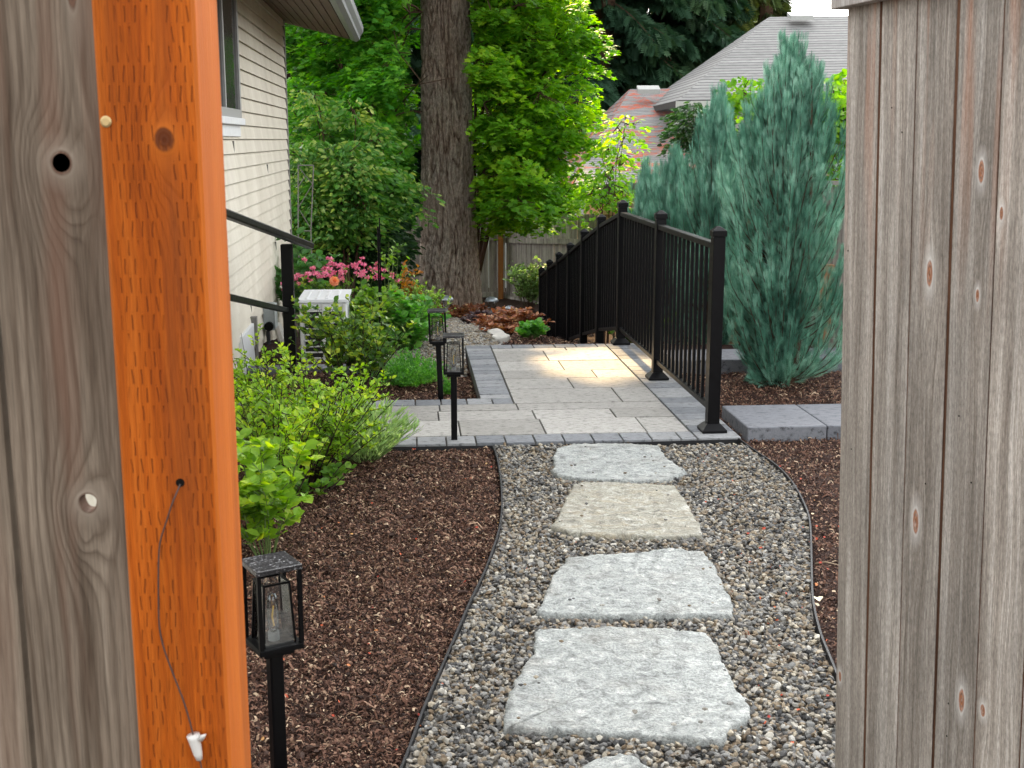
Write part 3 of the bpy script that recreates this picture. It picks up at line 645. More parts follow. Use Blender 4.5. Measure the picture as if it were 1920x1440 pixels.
def make_lantern(label):
    L = thing('garden_lantern', label, 'lantern', (0, 0, 0), 0, 'black box lanterns on posts')
    H0 = .355; S = .104; HB = .215; h = S/2
    m = MB(); m.cbox((0,0,-.04), .032, .032, H0+.04); m.build('post', M_BLACK, L, bevel=.004)
    m = MB(); m.cbox((0,0,H0+.0005), .07, .07, .014); m.cbox((0,0,H0+.0145), S, S, .014); m.build('base', M_BLACK, L, bevel=.002)
    m = MB(); m.cbox((0,0,H0+HB-.012), S+.004, S+.004, .012); m.build('lid', M_LID, L, bevel=.002)
    m = MB()
    for sx in (-1, 1):
        for sy in (-1, 1): m.cbox((sx*(h-.0045), sy*(h-.0045), H0+.0285), .009, .009, HB-.0405)
    m.build('frame', M_BLACK, L)
    b, t = .037, .030; z0, z1 = H0+.029, H0+HB-.045
    inner = MB(); pane = MB(); c = [(-1,-1),(1,-1),(1,1),(-1,1)]
    for i in range(4):
        x, y = c[i]; x2, y2 = c[(i+1) % 4]
        inner.bar((x*b, y*b, z0), (x*t, y*t, z1), .0045); inner.bar((x*t, y*t, z1), (x2*t, y2*t, z1), .0045); 
        n = Vector(((x+x2)/2, (y+y2)/2, 0)).normalized()*.0004
        V = [Vector((x*b, y*b, z0)), Vector((x2*b, y2*b, z0)), Vector((x2*t, y2*t, z1)), Vector((x*t, y*t, z1))]
        pane.add([v+n for v in V]+[v-n for v in V], [(0,1,2,3),(7,6,5,4)])
    inner.build('inner_frame', M_BLACK, L); pane.build('glass', M_GLASS, L)
    m = MB(); m.lathe((0,0,z0), [(.0,.0),(.013,.0),(.013,.02),(.0,.02)], 14); bs = m.build('bulb_socket', M_SOCK, L)
    m = MB(); m.lathe((0,0,z0+.0205), [(.008,0),(.0125,.012),(.0125,.075),(.009,.088),(.001,.092)], 16); m.build('bulb', M_GLASS, L, smooth=True)
    m = MB(); m.tube([(0.002,0,z0+.032),(-.002,0,z0+.055),(.002,0,z0+.08)], .0018, 6); m.build('filament', M_FIL, L)
    return L
l0 = make_lantern('nearest black lantern on a post, in front of the leafy shrub at the mulch edge')
l1 = copy_tree(l0); l1['label'] = 'black lantern in the mulch just in front of the patio front edge'
l2 = copy_tree(l0); l2['label'] = 'black lantern beside the low green mound, behind the other patio lantern'
p = D(508, 1062, 2.62); l0.location = (p.x, p.y, p.z-.57+.012); l0.rotation_euler.z = R_(32)
p = G(852, 836, -.035); l1.location = (p.x, p.y, -.02); l1.rotation_euler.z = R_(3)
p = W(.19, 7.30); l2.location = (p.x, p.y, -.045); l2.rotation_euler = (R_(1), R_(-2), R_(2))

# solar lights
M_STEEL = plain('pewter', (.30,.33,.36), .35, .5, .6, .2); 
def make_solar(label):
    L = thing('solar_light', label, 'path light', (0,0,0), 0, 'small dome-topped solar path lights')
    m = MB(); m.tube([(0,0,-.04),(0,0,.24)], .011, 8); m.build('stake', M_STEEL, L)
    m = MB(); m.lathe((0,0,.24), [(.012,0),(.04,.02),(.045,.075),(.045,.078)], 14); m.build('lens', M_GLASS, L, smooth=True)
    m = MB(); m.lathe((0,0,.318), [(.066,0),(.066,.008),(.05,.03),(.02,.042),(.001,.044)], 18); m.build('cap', M_STEEL, L, smooth=True)
    return L
s0 = make_solar('dome solar path light in the mulch right of the far path, nearest the railing')
s1 = copy_tree(s0); s1['label'] = 'dome solar path light just above the rear lantern in front of the trunk'
s2 = copy_tree(s0); s2['label'] = 'dome solar path light at the right foot of the big trunk'
def place(o, px, pytop, Y, h, s=1):
    p = D(px, pytop, Y); o.location = (p.x, p.y, p.z-h*s); o.scale = (s,)*3
p = GT(955, 622); place(s0, 955, 573, p.y, .362, 48*p.y/2345/.362)
place(s1, 838, 554, 14.5, .362, 1.25); place(s2, 922, 556, 15.5, .362, 1.35)

# garden stakes, trellis
mb = MB(); p = W(-.2, 8.6, 0); mb.tube([p+Vector((0,0,-.1)), p+Vector((0,0,.93))], .007, 6); mb.tube([p+Vector((.012,0,-.1)), p+Vector((.012,0,.99))], .005, 6)
tags(mb.build('garden_stake', M_BLACK), 'thin tall black garden stake between the perennials and air conditioner', 'stake')
tl = thing('metal_trellis', 'thin dark wire trellis standing just behind the house corner', 'trellis', D(575, 432, 12.6))
mb = MB(); q = lambda px, py: D(px, py, 12.6)
for a, b in (((559,433),(559,310)),((559,310),(588,310)),((588,310),(583,433)),((559,433),(583,433))): mb.tube([q(*a), q(*b)], .006, 5)
mb.build('frame', M_TRIM, tl); mb = MB()
for a, b in (((559,312),(586,345)),((586,345),(559,390)),((559,390),(584,430)),((559,350),(572,330))): mb.tube([q(*a), q(*b)], .004, 5)
mb.build('crossbar', M_TRIM, tl)
# leg out of sight behind the perennials
mb = MB(); mb.tube([q(559,433), Vector((q(559,433).x, 12.6, T(q(559,433).x, 12.6)))], .006, 5); mb.tube([q(583,433), Vector((q(583,433).x, 12.6, T(q(583,433).x, 12.6)))], .006, 5); mb.build('leg', M_TRIM, tl)

# ------------------------------------------------------------------ house on the left
house = thing('house', 'beige clapboard house with a grey gutter and dark boarded eave', 'house', W(-1.13, 9, -.1))
WR = -1.13; HF0, HF1 = 3.2, 12.05; EX = .094
mb = MB(); z = -.55; ZT = 2.66
Rn = W(1, 0)
while z < ZT:
    a0 = W(WR, HF0, z); a1 = W(WR, HF1-.035, z); o1 = W(.013, 0); o2 = W(.004, 0); up = Vector((0, 0, EX))
    o1 = W(.020, 0)+Vector((0,0,.0075)); o2 = W(.0055, 0); V = [a0+Vector((0,0,.0075)), a0+o1, a1+o1, a1+Vector((0,0,.0075)), a0+o2+up, a1+o2+up]; L = HF1-HF0; rn = random.random()
    mb.add(V, [(0,3,2,1),(1,2,5,4),(2,3,5)], [(0,z,rn)]*6, rn); z += EX
mb.box(W(WR-3.5, HF0, -1.5), W(3.498, 0), W(0, HF1-HF0-.04), (0, 0, 4.15))
wall = mb.build('wall', M_SIDE, house)
mb = MB(); rng2 = random.Random(4)
for _ in range(9):                                  # butt joints between the boards
    f = rng2.uniform(7.4, 11.3); k = rng2.randint(4, 26); zz = -.55+EX*k
    mb.box(W(WR+.006, f, zz+.008), W(.013, 0), W(0, .006), (0,0,EX-.014))
mb.build('board_joint', M_TRIM, wall)
mb = MB(); mb.box(W(WR-.08, HF1-.035, -1.4), W(.102, 0), W(0, .07), (0,0,ZT+1.4)); mb.build('corner_trim', M_TRIM, house, bevel=.003)
win = MB(); f0, f1, z0, z1 = 7.10, 8.52, 1.66, 2.62; t = .055
for a in ((f0, z0, f1-f0, t), (f0, z1-t, f1-f0, t)): win.box(W(WR+.020, a[0], a[1]), W(.024, 0), W(0, a[2]), (0,0,a[3]))
for ff in (f0, f1-t, (f0+f1)/2-.02): win.box(W(WR+.020, ff, z0+t), W(.024, 0), W(0, t if ff != (f0+f1)/2-.02 else .04), (0,0,z1-z0-2*t))
wn_ = win.build('window', plain('window_frame', (.30,.30,.29), .5, .4), house, bevel=.003)
mb = MB(); mb.box(W(WR+.0225, f0+t, z0+t), W(.006, 0), W(0, f1-f0-2*t), (0,0,z1-z0-2*t))
N = NT('dark_window_glass'); wv = N.noise(N.scale(N.obj(), (6, 6, 30)), 1, 3, .6, 1.2)
mb.build('pane', N.pr((.03,.032,.035), .06, .9, 0, N.bump(wv, .15, .01)), wn_)
mb = MB(); mb.box(W(WR+.002, f0-.03, z0-.045), W(.06, 0), W(0, f1-f0+.06), (0,0,.044)); mb.box(W(WR+.002, f0, z0-.12), W(.03, 0), W(0, f1-f0), (0,0,.0745)); mb.build('sill', M_WHITE, wn_, bevel=.004)
# crawl vent
mb = MB(); mb.box(W(WR+.005, 8.15, -.06), W(.03, 0), W(0, .62), (0,0,.30)); v_ = mb.build('crawl_vent', M_WHITE, house, bevel=.003)
mb = MB(); mb.box(W(WR+.006, 8.79, -.08), W(.045, 0), W(0, .06), (0,0,.36)); mb.build('vent_frame', M_TRIM, v_)
# eave: sloping soffit boards, gutter
eave = MB(); OV = .62; zw, zg = 2.63, 2.47; n = 9
for k in range(n):
    a, b = k/n, (k+1)/n; ra, rb = WR-.06+(OV+.06)*a, WR-.06+(OV+.06)*b-.010; za, zb = zw+(zg-zw)*a, zw+(zg-zw)*b+.003
    dz = Vector((0,0,.02)); p0 = W(ra, HF0, za); p1 = W(rb, HF0, zb); q0 = W(ra, HF1+.32, za); q1 = W(rb, HF1+.32, zb)
    eave.add([p0, p1, q1, q0, p0+dz, p1+dz, q1+dz, q0+dz], [(0,1,2,3),(7,6,5,4),(0,4,5,1),(1,5,6,2),(2,6,7,3),(3,7,4,0)])
rf_ = MB(); V = [W(-1.19, HF0, zw+.03), W(-.53, HF0, zg+.03), W(-.53, HF1+.34, zg+.03), W(-1.19, HF1+.34, zw+.03)]
V += [v+Vector((0,0,.14)) for v in V]; rf_.add(V, [(0,1,2,3),(7,6,5,4),(0,4,5,1),(1,5,6,2),(2,6,7,3),(3,7,4,0)])
V = [W(-5.2, HF0, 3.95), W(-1.19, HF0, zw+.03), W(-1.19, HF1+.34, zw+.03), W(-5.2, HF1+.34, 3.95)]; V += [v+Vector((0,0,.14)) for v in V]; rf_.add(V, [(0,1,2,3),(7,6,5,4),(0,4,5,1),(1,5,6,2),(2,6,7,3),(3,7,4,0)])
def shingles(name, needles=0.0):
    N = NT(name); uvw = N.attr('uvw', 'Vector')
    br = N.t.nodes.new('ShaderNodeTexBrick'); N.put(br.inputs['Vector'], uvw); br.offset = .5
    for k, v in {'Scale': 1, 'Brick Width': 90.0, 'Row Height': .14, 'Mortar Size': .016, 'Mortar Smooth': .3, 'Bias': -.2, 'Color1': (.21,.208,.203,1), 'Color2': (.27,.267,.26,1), 'Mortar': (.06,.058,.056,1)}.items(): br.inputs[k].default_value = v
    n = N.noise(N.scale(uvw, (5, 14, 1)), 1, 5, .7); big = N.noise(uvw, .6, 2)
    c = N.mix(.7, br.outputs[0], N.mix(1, br.outputs[0], N.ramp(n, [(.3, .7), (.7, 1.3)]), 'MULTIPLY'))
    if needles:
        a = N.noise(N.scale(uvw, (1.3, 2.4, 1)), 1, 3, .5, .8); b = N.noise(N.scale(uvw, (7, 9, 1)), 1, 3, .7)
        msk = N.M('MULTIPLY', N.ramp(a, [(.50, 0), (.57, 1)]), N.ramp(b, [(.42, .25), (.56, 1)]))
        c = N.mix(N.M('MULTIPLY', msk, needles), c, N.ramp(b, [(.4, (.34,.055,.03)), (.7, (.48,.12,.055))]))
    return N.pr(c, .9, .2, 0, N.bump(br.outputs[1], -.5, .02))
M_SH = shingles('grey_shingles'); M_SHN = shingles('needle_strewn_shingles', .95)
roof_l = rf_.build('roof', M_SH, house); eave.build('soffit', M_SOFF, roof_l)
mb = MB(); GR = WR+OV
prof = [(0,.02),(0,.135),(.035,.135),(.045,.155),(.105,.155),(.125,.14),(.118,.09),(.09,.05),(.085,.02),(.05,.0)]
F0, F1 = HF0, HF1+.36; V = [W(GR+a, F0, zg-.02+b) for a, b in prof]+[W(GR+a, F1, zg-.02+b) for a, b in prof]; k = len(prof)
mb.add(V, [(i, (i+1) % k, (i+1) % k+k, i+k) for i in range(k)]+[tuple(range(k))[::-1], tuple(range(k, 2*k))]); mb.build('gutter', M_GUT, roof_l)

# things on the wall
eb = thing('electrical_box', 'grey disconnect box with dark conduit on the beige wall', 'electrical box', W(WR+.02, 9.55, .08))
mb = MB(); mb.box(W(WR+.016, 9.5, .075), W(.085, 0), W(0, .16), (0,0,.2)); mb.build('box', plain('grey_enclosure', (.33,.36,.36), .5), eb, bevel=.004)
mb = MB(); mb.box(W(WR+.1015, 9.495, .085), W(.006, 0), W(0, .17), (0,0,.185)); mb.build('cover', plain('grey_cover', (.42,.46,.46), .4), eb, bevel=.002)
mb = MB(); mb.tube([W(WR+.06, 9.46, .11), W(WR+.06, 9.5, .11)], .035, 14); mb.build('knob', M_BLACK, eb)
mb = MB(); mb.tube([W(WR+.05, 9.48, .075), W(WR+.055, 9.47, -.02), W(WR+.04, 9.4, -.12), W(WR+.05, 9.35, -.2)], .016, 8); mb.build('conduit', M_BLACKD, eb)
ds = MB(); ds.tube([W(WR+.06, 10.1, .02), W(WR+.16, 9.6, -.07), W(WR+.3, 9.2, -.1)], .035, 8)
tags(ds.build('drain_pipe', plain('pale_pipe', (.50,.49,.46), .5)), 'pale drain pipe sloping behind the black handrail post', 'pipe')

# air conditioner
ac = thing('air_conditioner', 'small white outdoor heat pump with a slotted end grille by the house', 'air conditioner', W(-.6, 8.85, -.06))
r0, r1, f0, f1, z0, z1 = -.76, -.43, 8.62, 9.2, -.03, .40
mb = MB(); mb.box(W(r0, f0+.016, z0), W(r1-r0, 0), W(0, f1-f0-.016), (0,0,z1-z0)); mb.build('casing', M_WHITE, ac, bevel=.012, segs=3)
mb = MB(); mb.box(W(r0-.01, f0-.004, z1+.0005), W(r1-r0+.02, 0), W(0, f1-f0+.02), (0,0,.022))
for k in range(4): mb.box(W(r0+.04+k*.07, f0+.02, z1+.023), W(.02, 0), W(0, f1-f0-.06), (0,0,.005))
mb.build('lid', M_WHITE, ac, bevel=.004)
mb = MB(); mb.box(W(r0+.035, f0+.0105, z0+.03), W(r1-r0-.07, 0), W(0, .003), (0,0,z1-z0-.08)); mb.build('coil', plain('dark_coil', (.015,.015,.016), .7), ac)
mb = MB()
for k in range(9): mb.box(W(r0+.03, f0, z0+.03+k*.042), W(r1-r0-.06, 0), W(0, .009), (0,0,.011))
for rr in (r0+.006, (r0+r1)/2-.008, r1-.028): mb.box(W(rr, f0-.003, z0+.01), W(.02, 0), W(0, .012), (0,0,z1-z0-.02))
mb.build('grille', plain('ivory_plastic', (.60,.60,.56), .5), ac, bevel=.002)
mb = MB()
for ff in (f0+.05, f1-.1): mb.box(W(r0+.02, ff, -.09), W(r1-r0-.04, 0), W(0, .05), (0,0,.058))
mb.build('foot', M_BLACKD, ac)

# ------------------------------------------------------------------ left fence, treated post, wire
PY = 1.13                                                           # plane of the post's face
def XP(px, py, Y): return D(px, py, Y)
pl = D(216, 720, PY).x; pr_ = D(398, 720, PY).x; PW = pr_-pl
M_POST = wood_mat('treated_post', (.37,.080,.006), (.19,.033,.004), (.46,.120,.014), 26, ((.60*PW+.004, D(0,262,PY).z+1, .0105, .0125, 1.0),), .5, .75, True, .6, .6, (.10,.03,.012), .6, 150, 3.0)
mb = MB(); zt = 2.25; zb = -.05
V = []; U = []; FR = []
ch = .003
prf = [(0+ch,0),(PW-ch,0),(PW,ch),(PW,PW-ch),(PW-ch,PW),(ch,PW),(0,PW-ch),(0,ch)]
kk = len(prf); uu = [ch, PW-ch, PW, PW*2, PW*2, PW*3, PW*4, 0]
for i in range(kk):                                                # duplicated corners so each face keeps its own grain
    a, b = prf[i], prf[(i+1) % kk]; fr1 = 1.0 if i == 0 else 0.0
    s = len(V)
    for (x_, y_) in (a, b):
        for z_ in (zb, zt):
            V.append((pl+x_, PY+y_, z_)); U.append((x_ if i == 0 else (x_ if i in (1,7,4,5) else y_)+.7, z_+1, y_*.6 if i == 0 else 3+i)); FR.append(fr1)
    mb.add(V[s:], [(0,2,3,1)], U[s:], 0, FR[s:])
mb.add([(pl+x_, PY+y_, zt) for x_, y_ in prf], [tuple(range(kk))])
post = thing('gate_post', 'orange treated wood post with incised dashes and a dark knot', 'wooden post', (pl+PW/2, PY+PW/2, 0))
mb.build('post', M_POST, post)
# hole with wire
M_HOLE = plain('dark_hole', (.006,.005,.004), .9, .1); h = D(338, 905, PY)
mb = MB(); mb.lathe((0,0,0), [(.0001,0),(.0042,0),(.0042,.0006),(.0001,.0006)], 16); mb.v = [(h.x+a, PY-.0006+c, h.z+b) for a, b, c in mb.v]; mb.f = [f[::-1] for f in mb.f]; mb.build('drill_hole', M_HOLE, post)
sc_ = D(199, 228, PY); mb = MB(); mb.lathe((0,0,0), [(.0001,0),(.0048,0),(.0052,.0008),(.0035,.0016),(.0001,.0016)], 14); mb.v = [(sc_.x+a, PY-c, sc_.z+b) for a, b, c in mb.v]; mb.build('screw_head', plain('brass_screw', (.50,.36,.16), .4, .5, .5), post)
wire = thing('hanging_wire', 'thin dark wire with a white connector hanging on the orange post', 'wire', tuple(D(338, 905, PY-.004)))
pts = [D(px, py, PY-dy) for px, py, dy in ((340,903,-.002),(334,918,.004),(322,945,.007),(310,985,.006),(299,1015,.005),(297,1060,.0055),(297,1120,.006),(298,1180,.006),(308,1220,.007),(325,1265,.007),(343,1310,.0075),(356,1352,.008),(365,1390,.009))]
Q = []
for a, b in zip(pts[:-1], pts[1:]): Q += [a.lerp(b, k/3) for k in range(3)]
Q.append(pts[-1])
for _ in range(2): Q = [Q[0]]+[(Q[i-1]+Q[i]*2+Q[i+1])/4 for i in range(1, len(Q)-1)]+[Q[-1]]
mb = MB(); mb.tube(Q, .00085, 6); mb.build('cable', plain('dark_wire', (.06,.04,.035), .45), wire, smooth=True)
a, b = D(362, 1378, PY-.009), D(374, 1424, PY-.008); mb = MB(); mb.tube([a, a.lerp(b, .12), a.lerp(b, .75), b], [.0066, .0062, .0045, .0032], 12)
mb.tube([D(377,1384,PY-.010), D(386,1377,PY-.013)], [.004, .0006], 5)
mb.build('connector', plain('milky_plastic', (.62,.60,.56), .35), wire, smooth=True)
mb = MB(); mb.tube([D(374, 1422, PY-.008), D(379, 1445, PY-.008), D(392, 1500, PY-.006)], .00085, 6); mb.build('cable', bpy.data.materials['dark_wire'], wire)

# fence board with a real knot hole; nodes see the knots in board coordinates
BY = 1.145; rb = D(239, 720, BY).x-.0025; lb = D(11, 720, BY).x; BW = rb-lb
def bu(px, py): p = D(px, py, BY); return p.x-lb, p.z+1
k1 = bu(115, 305); k2 = bu(165, 943); hz = D(165, 943, BY)
M_FB = wood_mat('fence_board', (.205,.163,.122), (.062,.042,.028), (.33,.28,.222), 13, ((k1[0], k1[1], .0115, .0125, 1.15), (k2[0], k2[1], .0108, .0118, 1.15), (k1[0]+.02, k1[1]+.16, .006, .03, .7)), .5, .75, False, .5, 1.15, (.14,.07,.045), .6, 85, 3.6, (.26,.215,.168))
fence = thing('fence', 'weathered grey-brown board fence with an open knot hole beside the orange post', 'fence', (lb+BW/2, BY, 0))
import bmesh
def board_with_hole(x0, x1, z0, z1, y0, y1, hole, hr_):
    bm = bmesh.new(); ou = [(x0, z0), (x1, z0), (x1, z1), (x0, z1)]; NH = 22
    inn = [(hole[0]+math.cos(a)*hr_[0]*(1+.08*math.sin(3*a)), hole[1]+math.sin(a)*hr_[1]*(1+.06*math.cos(2*a))) for a in [2*math.pi*i/NH for i in range(NH)]]
    ed = []
    for loop in (ou, inn):
        vs = [bm.verts.new((x, y0, z)) for x, z in loop]
        ed += [bm.edges.new((vs[i], vs[(i+1) % len(vs)])) for i in range(len(vs))]
    bmesh.ops.triangle_fill(bm, edges=ed, use_beauty=True)
    bmesh.ops.recalc_face_normals(bm, faces=bm.faces)
    res = bmesh.ops.extrude_face_region(bm, geom=bm.faces[:]); bmesh.ops.translate(bm, verts=[v for v in res['geom'] if isinstance(v, bmesh.types.BMVert)], vec=(0, y1-y0, 0))
    bmesh.ops.recalc_face_normals(bm, faces=bm.faces)
    V = [v.co.copy() for v in bm.verts]; F = [[v.index for v in f.verts] for f in bm.faces] if not bm.verts.index_update() else None
    bm.free(); return V, F
V, F = board_with_hole(lb, rb, -.05, 2.2, BY, BY+.018, (hz.x, hz.z), (.0083, .0096))
mb = MB(); mb.add(V, F, [(v.x-lb, v.z+1, (v.y-BY)+.3) for v in V])
for j in range(1, 6):
    x1 = lb-.006-(j-1)*.145; x0 = x1-.139; V, F = [(x, y, z) for z in (-.05, 2.2) for y in (BY, BY+.018) for x in (x0, x1)], [(0,2,3,1),(4,5,7,6),(0,1,5,4),(2,6,7,3),(0,4,6,2),(1,3,7,5)]
    mb.add(V, F, [(v[0]-x0+.5*j+.3, v[2]+1, .9*j) for v in V])
mb.build('board', M_FB, fence)
mb = MB(); mb.lathe((0,0,0), [(.0001,0),(.0082,0),(.0068,.003),(.0001,.0045)], 18); c_ = D(115, 305, BY); mb.v = [(c_.x+a, BY-.0003+c*.0, c_.z+b*1.05) for a, b, c in mb.v]
mb.build('knot', plain('dark_knot', (.035,.012,.008), .6, .3, 0, .5, 300), fence)
mb = MB(); mb.box((lb-.8, BY+.02, .3), (.8+BW-.006, 0, 0), (0, .038, 0), (0, 0, .089)); mb.build('rail', M_FB, fence)

# ------------------------------------------------------------------ right gate (standing open)
GY0 = 2.76; gp = Vector((608/2300*(GY0*math.cos(PITCH)+.3)*1.0, GY0, 0)); gth = math.atan(.23)
gdir = Vector((math.sin(gth), -math.cos(gth), 0)); gnrm = Vector((-math.cos(gth), -math.sin(gth), 0))    # away from the free end; towards the path
lean = .028
# place the free edge through the photo's edge column
e_top, e_bot = D(1590, 14, GY0), D(1565, 1440, GY0)
gp = Vector((e_bot.x, GY0, e_bot.z)); upv = (e_top-e_bot).normalized(); Hg = (e_top-e_bot).length+.02
gate = thing('gate', 'tall weathered grey vertical-board gate standing open on the right', 'gate', (gp.x, gp.y, gp.z-.04))
bw = .14; mb = MB(); g0 = gp-upv*.05
kn = []
for j in range(9):
    th = .016; o = g0+gdir*(j*bw+.0); rr = random.random()
    sw = lambda q: 0.0 if q == 0 else (.0115 if q in (1, 3) else .0045+.001*(q % 2)); gl_, gr_ = sw(j)/2, sw(j+1)/2
    mb.box(o+gdir*gl_, gdir*(bw-gl_-gr_), -gnrm*th, upv*(Hg+.05), 0, (j*.37, 0, j*1.7))
def gk(px, py):
    d = ray(px, py); o = Vector((0, 0, EYE)); n = gdir.cross(upv); t = (gp-o).dot(n)/d.dot(n); q = o+d*t-g0
    y_ = q.dot(upv); x_ = (q-upv*y_).dot(gdir); j = int(x_//bw); return (x_-j*bw+j*.37-sw(j)/2, y_)
knots = []
for px, py, ra, rb_ in ((1743,510,.010,.026),(1717,975,.010,.026),(1840,318,.008,.020),(1803,1310,.009,.024),(1843,1328,.007,.012),(1878,395,.005,.012),(1575,1268,.006,.013),(1833,550,.005,.012)):
    a, b = gk(px, py); knots.append((a, b, ra*1.2, rb_*1.15, 1.0))
M_GATE = wood_mat('weathered_gate_boards', (.300,.268,.232), (.128,.104,.084), (.52,.485,.44), 30, knots, .5, .85, False, .8, .55, (.36,.13,.05), .8, 240, 1.5, (.60,.58,.55), .42)
mb.build('boards', M_GATE, gate, bevel=.0012)
mb = MB()
for j in range(1, 9):
    wdt = .013 if j in (1, 3) else .007
    mb.box(g0+gdir*(j*bw-wdt*.5-.002)-gnrm*.0016, gdir*(wdt+.004), -gnrm*.006, upv*(Hg+.045), 0, (j*.2, 0, j*.9))
mb.build('board_tongue', wood_mat('unweathered_tongue', (.075,.034,.018), (.018,.010,.007), (.15,.075,.042), 30), gate)
capm = MB(); o = gp+upv*(Hg-.022)-gdir*.03+gnrm*.026; capm.box(o, gdir*1.33, -gnrm*.09, upv*.038, .3); capm.build('top_cap', M_WFENCE, gate, bevel=.002)
mb = MB()
for z_ in (.25, Hg*.5, Hg-.35): mb.box(g0+upv*z_-gnrm*.022+gdir*.01, gdir*1.24, -gnrm*.038, upv*.089, .7)
mb.build('cross_rail', M_WFENCE, gate)
mb = MB(); hp = g0+gdir*1.29; mb.box(Vector((hp.x-.01, hp.y-.1, -.05)), (.089, 0, 0), (0, .089, 0), (0, 0, 2.0)); 
tags(mb.build('hinge_post', M_WFENCE), 'weathered grey post the open gate hangs from', 'wooden post')
# screws in the gate face
mb = MB()
for px, py in ((1673,202),(1692,248),(1591,470),(1597,842),(1736,907),(1776,1380),(1799,780),(1822,905),(1779,1319)):
    d = ray(px, py); o = Vector((0, 0, EYE)); n_ = gdir.cross(upv); t = (gp-o).dot(n_)/d.dot(n_); q = o+d*t+gnrm*.0008
    mb.tube([q, q+gnrm*.0008], .0018, 8)
mb.build('screws', M_HOLE, gate)

# ------------------------------------------------------------------ back fences
M_OLD = wood_mat('old_fence', (.27,.24,.215), (.10,.085,.075), (.42,.39,.35), 20, (), .5, .9, False, .5, .8, None, .9)
M_CED = wood_mat('new_cedar', (.42,.24,.13), (.25,.12,.06), (.55,.36,.22), 20, (), .5, .8, False, .4, .5)
M_BRN = wood_mat('brown_post', (.27,.105,.035), (.17,.06,.02), (.34,.15,.06), 30, (), .5, .8)
def run_fence(name, label, a, b, zb, zt, mat, bw=.14, rails=(.12, .85), side=1, dog=True, th=.016, railmat=None, rail_boards=None):
    a = Vector((a[0], a[1], 0)); b = Vector((b[0], b[1], 0)); L = (b-a).length; t = (b-a).normalized(); nrm = Vector((t.y, -t.x, 0))*side
    fo = thing(name, label, 'fence', tuple(a.lerp(b, .5)+Vector((0,0,zb[0])))); mb = MB(); n = int(L/bw)
    for j in range(n):
        s = j/n; z0 = zb[0]+(zb[1]-zb[0])*s-.05; z1 = zt[0]+(zt[1]-zt[0])*s+random.uniform(-.012, .012); g = random.uniform(.004, .012); wd = L/n-g; o = a+t*(L*s); c = .03 if dog else .0001
        V = []; prof = [(0,z0),(wd,z0),(wd,z1-c),(wd-c,z1),(c,z1),(0,z1-c)]
        jo = nrm*random.uniform(-.004, .004)
        for dy in (0, -th):
            for (u_, z_) in prof: p = o+t*u_+nrm*dy+jo; V.append((p.x, p.y, z_))
        mb.add(V, [(0,1,2,3,4,5),(11,10,9,8,7,6)]+[(i, i+6, (i+1) % 6+6, (i+1) % 6) for i in range(6)], [(u_, z_, j*2.3) for dy in (0,1) for (u_, z_) in prof])
    mb.build('boards', mat, fo)
    mb = MB()
    for rr in rails:
        p0 = a+nrm*.007; p1 = b+nrm*.007; z0 = zb[0]+(zt[0]-zb[0])*rr; z1 = zb[1]+(zt[1]-zb[1])*rr
        mb.box(Vector((p0.x, p0.y, z0)), Vector((p1.x-p0.x, p1.y-p0.y, z1-z0)), nrm*.038, (0,0,.09), rr)
    if rails: mb.build('rail', railmat or mat, fo)
    return fo, nrm
FY = 21.5
pa, pb = D(640, 560, FY), D(948, 560, FY); zt_ = D(920, 405, FY).z; zb_ = D(920, 566, FY).z
run_fence('board_fence', 'dark old dog-eared board fence behind the big trunk', pa, pb, (zb_, zb_), (zt_, zt_), M_OLD, side=1, rails=(.06, .72))
pc, pd = D(949, 560, FY), D(1150, 560, 19.3)
run_fence('board_fence', 'grey weathered board fence between the trunk and the railing', pc, pd, (zb_, zb_-.02), (zt_-.02, D(1150, 398, 19.3).z), M_OLD, side=1, rails=(.02, .70))
q = D(939, 566, FY-.12); mb = MB(); mb.box(Vector((q.x-.045, q.y-.045, zb_-.1)), (.09,0,0), (0,.09,0), (0,0,D(939,403,FY-.12).z-zb_+.1)); tags(mb.build('fence_post', M_BRN), 'reddish brown wooden post against the old grey fence right of the trunk', 'wooden post', 'wooden fence posts')
# right boundary: cedar panels stepping down
segs_ = [(8.3,10.9,1.2,1.12),(10.95,13.4,1.02,.95),(13.45,15.9,.88,.80),(15.95,18.3,.74,.66),(18.35,21.4,.60,.42)]
for i, (f0, f1, za, zb2) in enumerate(segs_):
    a, b = W(3.12, f0), W(3.12, f1); lab = ['fence panel glimpsed between the big juniper and the gate', 'cedar fence panel behind the big juniper', 'cedar fence panel behind the middle juniper', 'higher one of two red cedar fence panels seen past the tallest railing post', 'farther stepped-down red cedar fence panel left of the tallest railing post'][i]
    run_fence('cedar_fence_panel', lab, a, b, (T(a.x, a.y)-.05, T(b.x, b.y)-.05), (za, zb2), M_OLD if i == 0 else M_CED, side=-1, dog=False, rails=(.1, .9), bw=.12)
    for ob_ in [bpy.data.objects[-1]]: pass
    c = MB(); c.box(Vector((*W(3.09, f0)[:2], za+.012)), W(3.12, f1)-W(3.12, f0)+Vector((0,0,zb2-za)), W(.08, 0), (0,0,.03), .2); tp = [o for o in sc.objects if o.name.startswith('cedar_fence_panel')][-1]
    c.build('cap_board', M_CED if i else M_OLD, tp)
    tp['group'] = 'stepped fence panels along the right boundary'
q = W(3.04, 8.75); mb = MB(); mb.box(Vector((q.x, q.y, -.1)), (.09,0,0), (0,.09,0), (0,0,.72)); tags(mb.build('fence_post', M_CED), 'orange cedar post right of the big juniper beside the gate edge', 'wooden post', 'wooden fence posts')

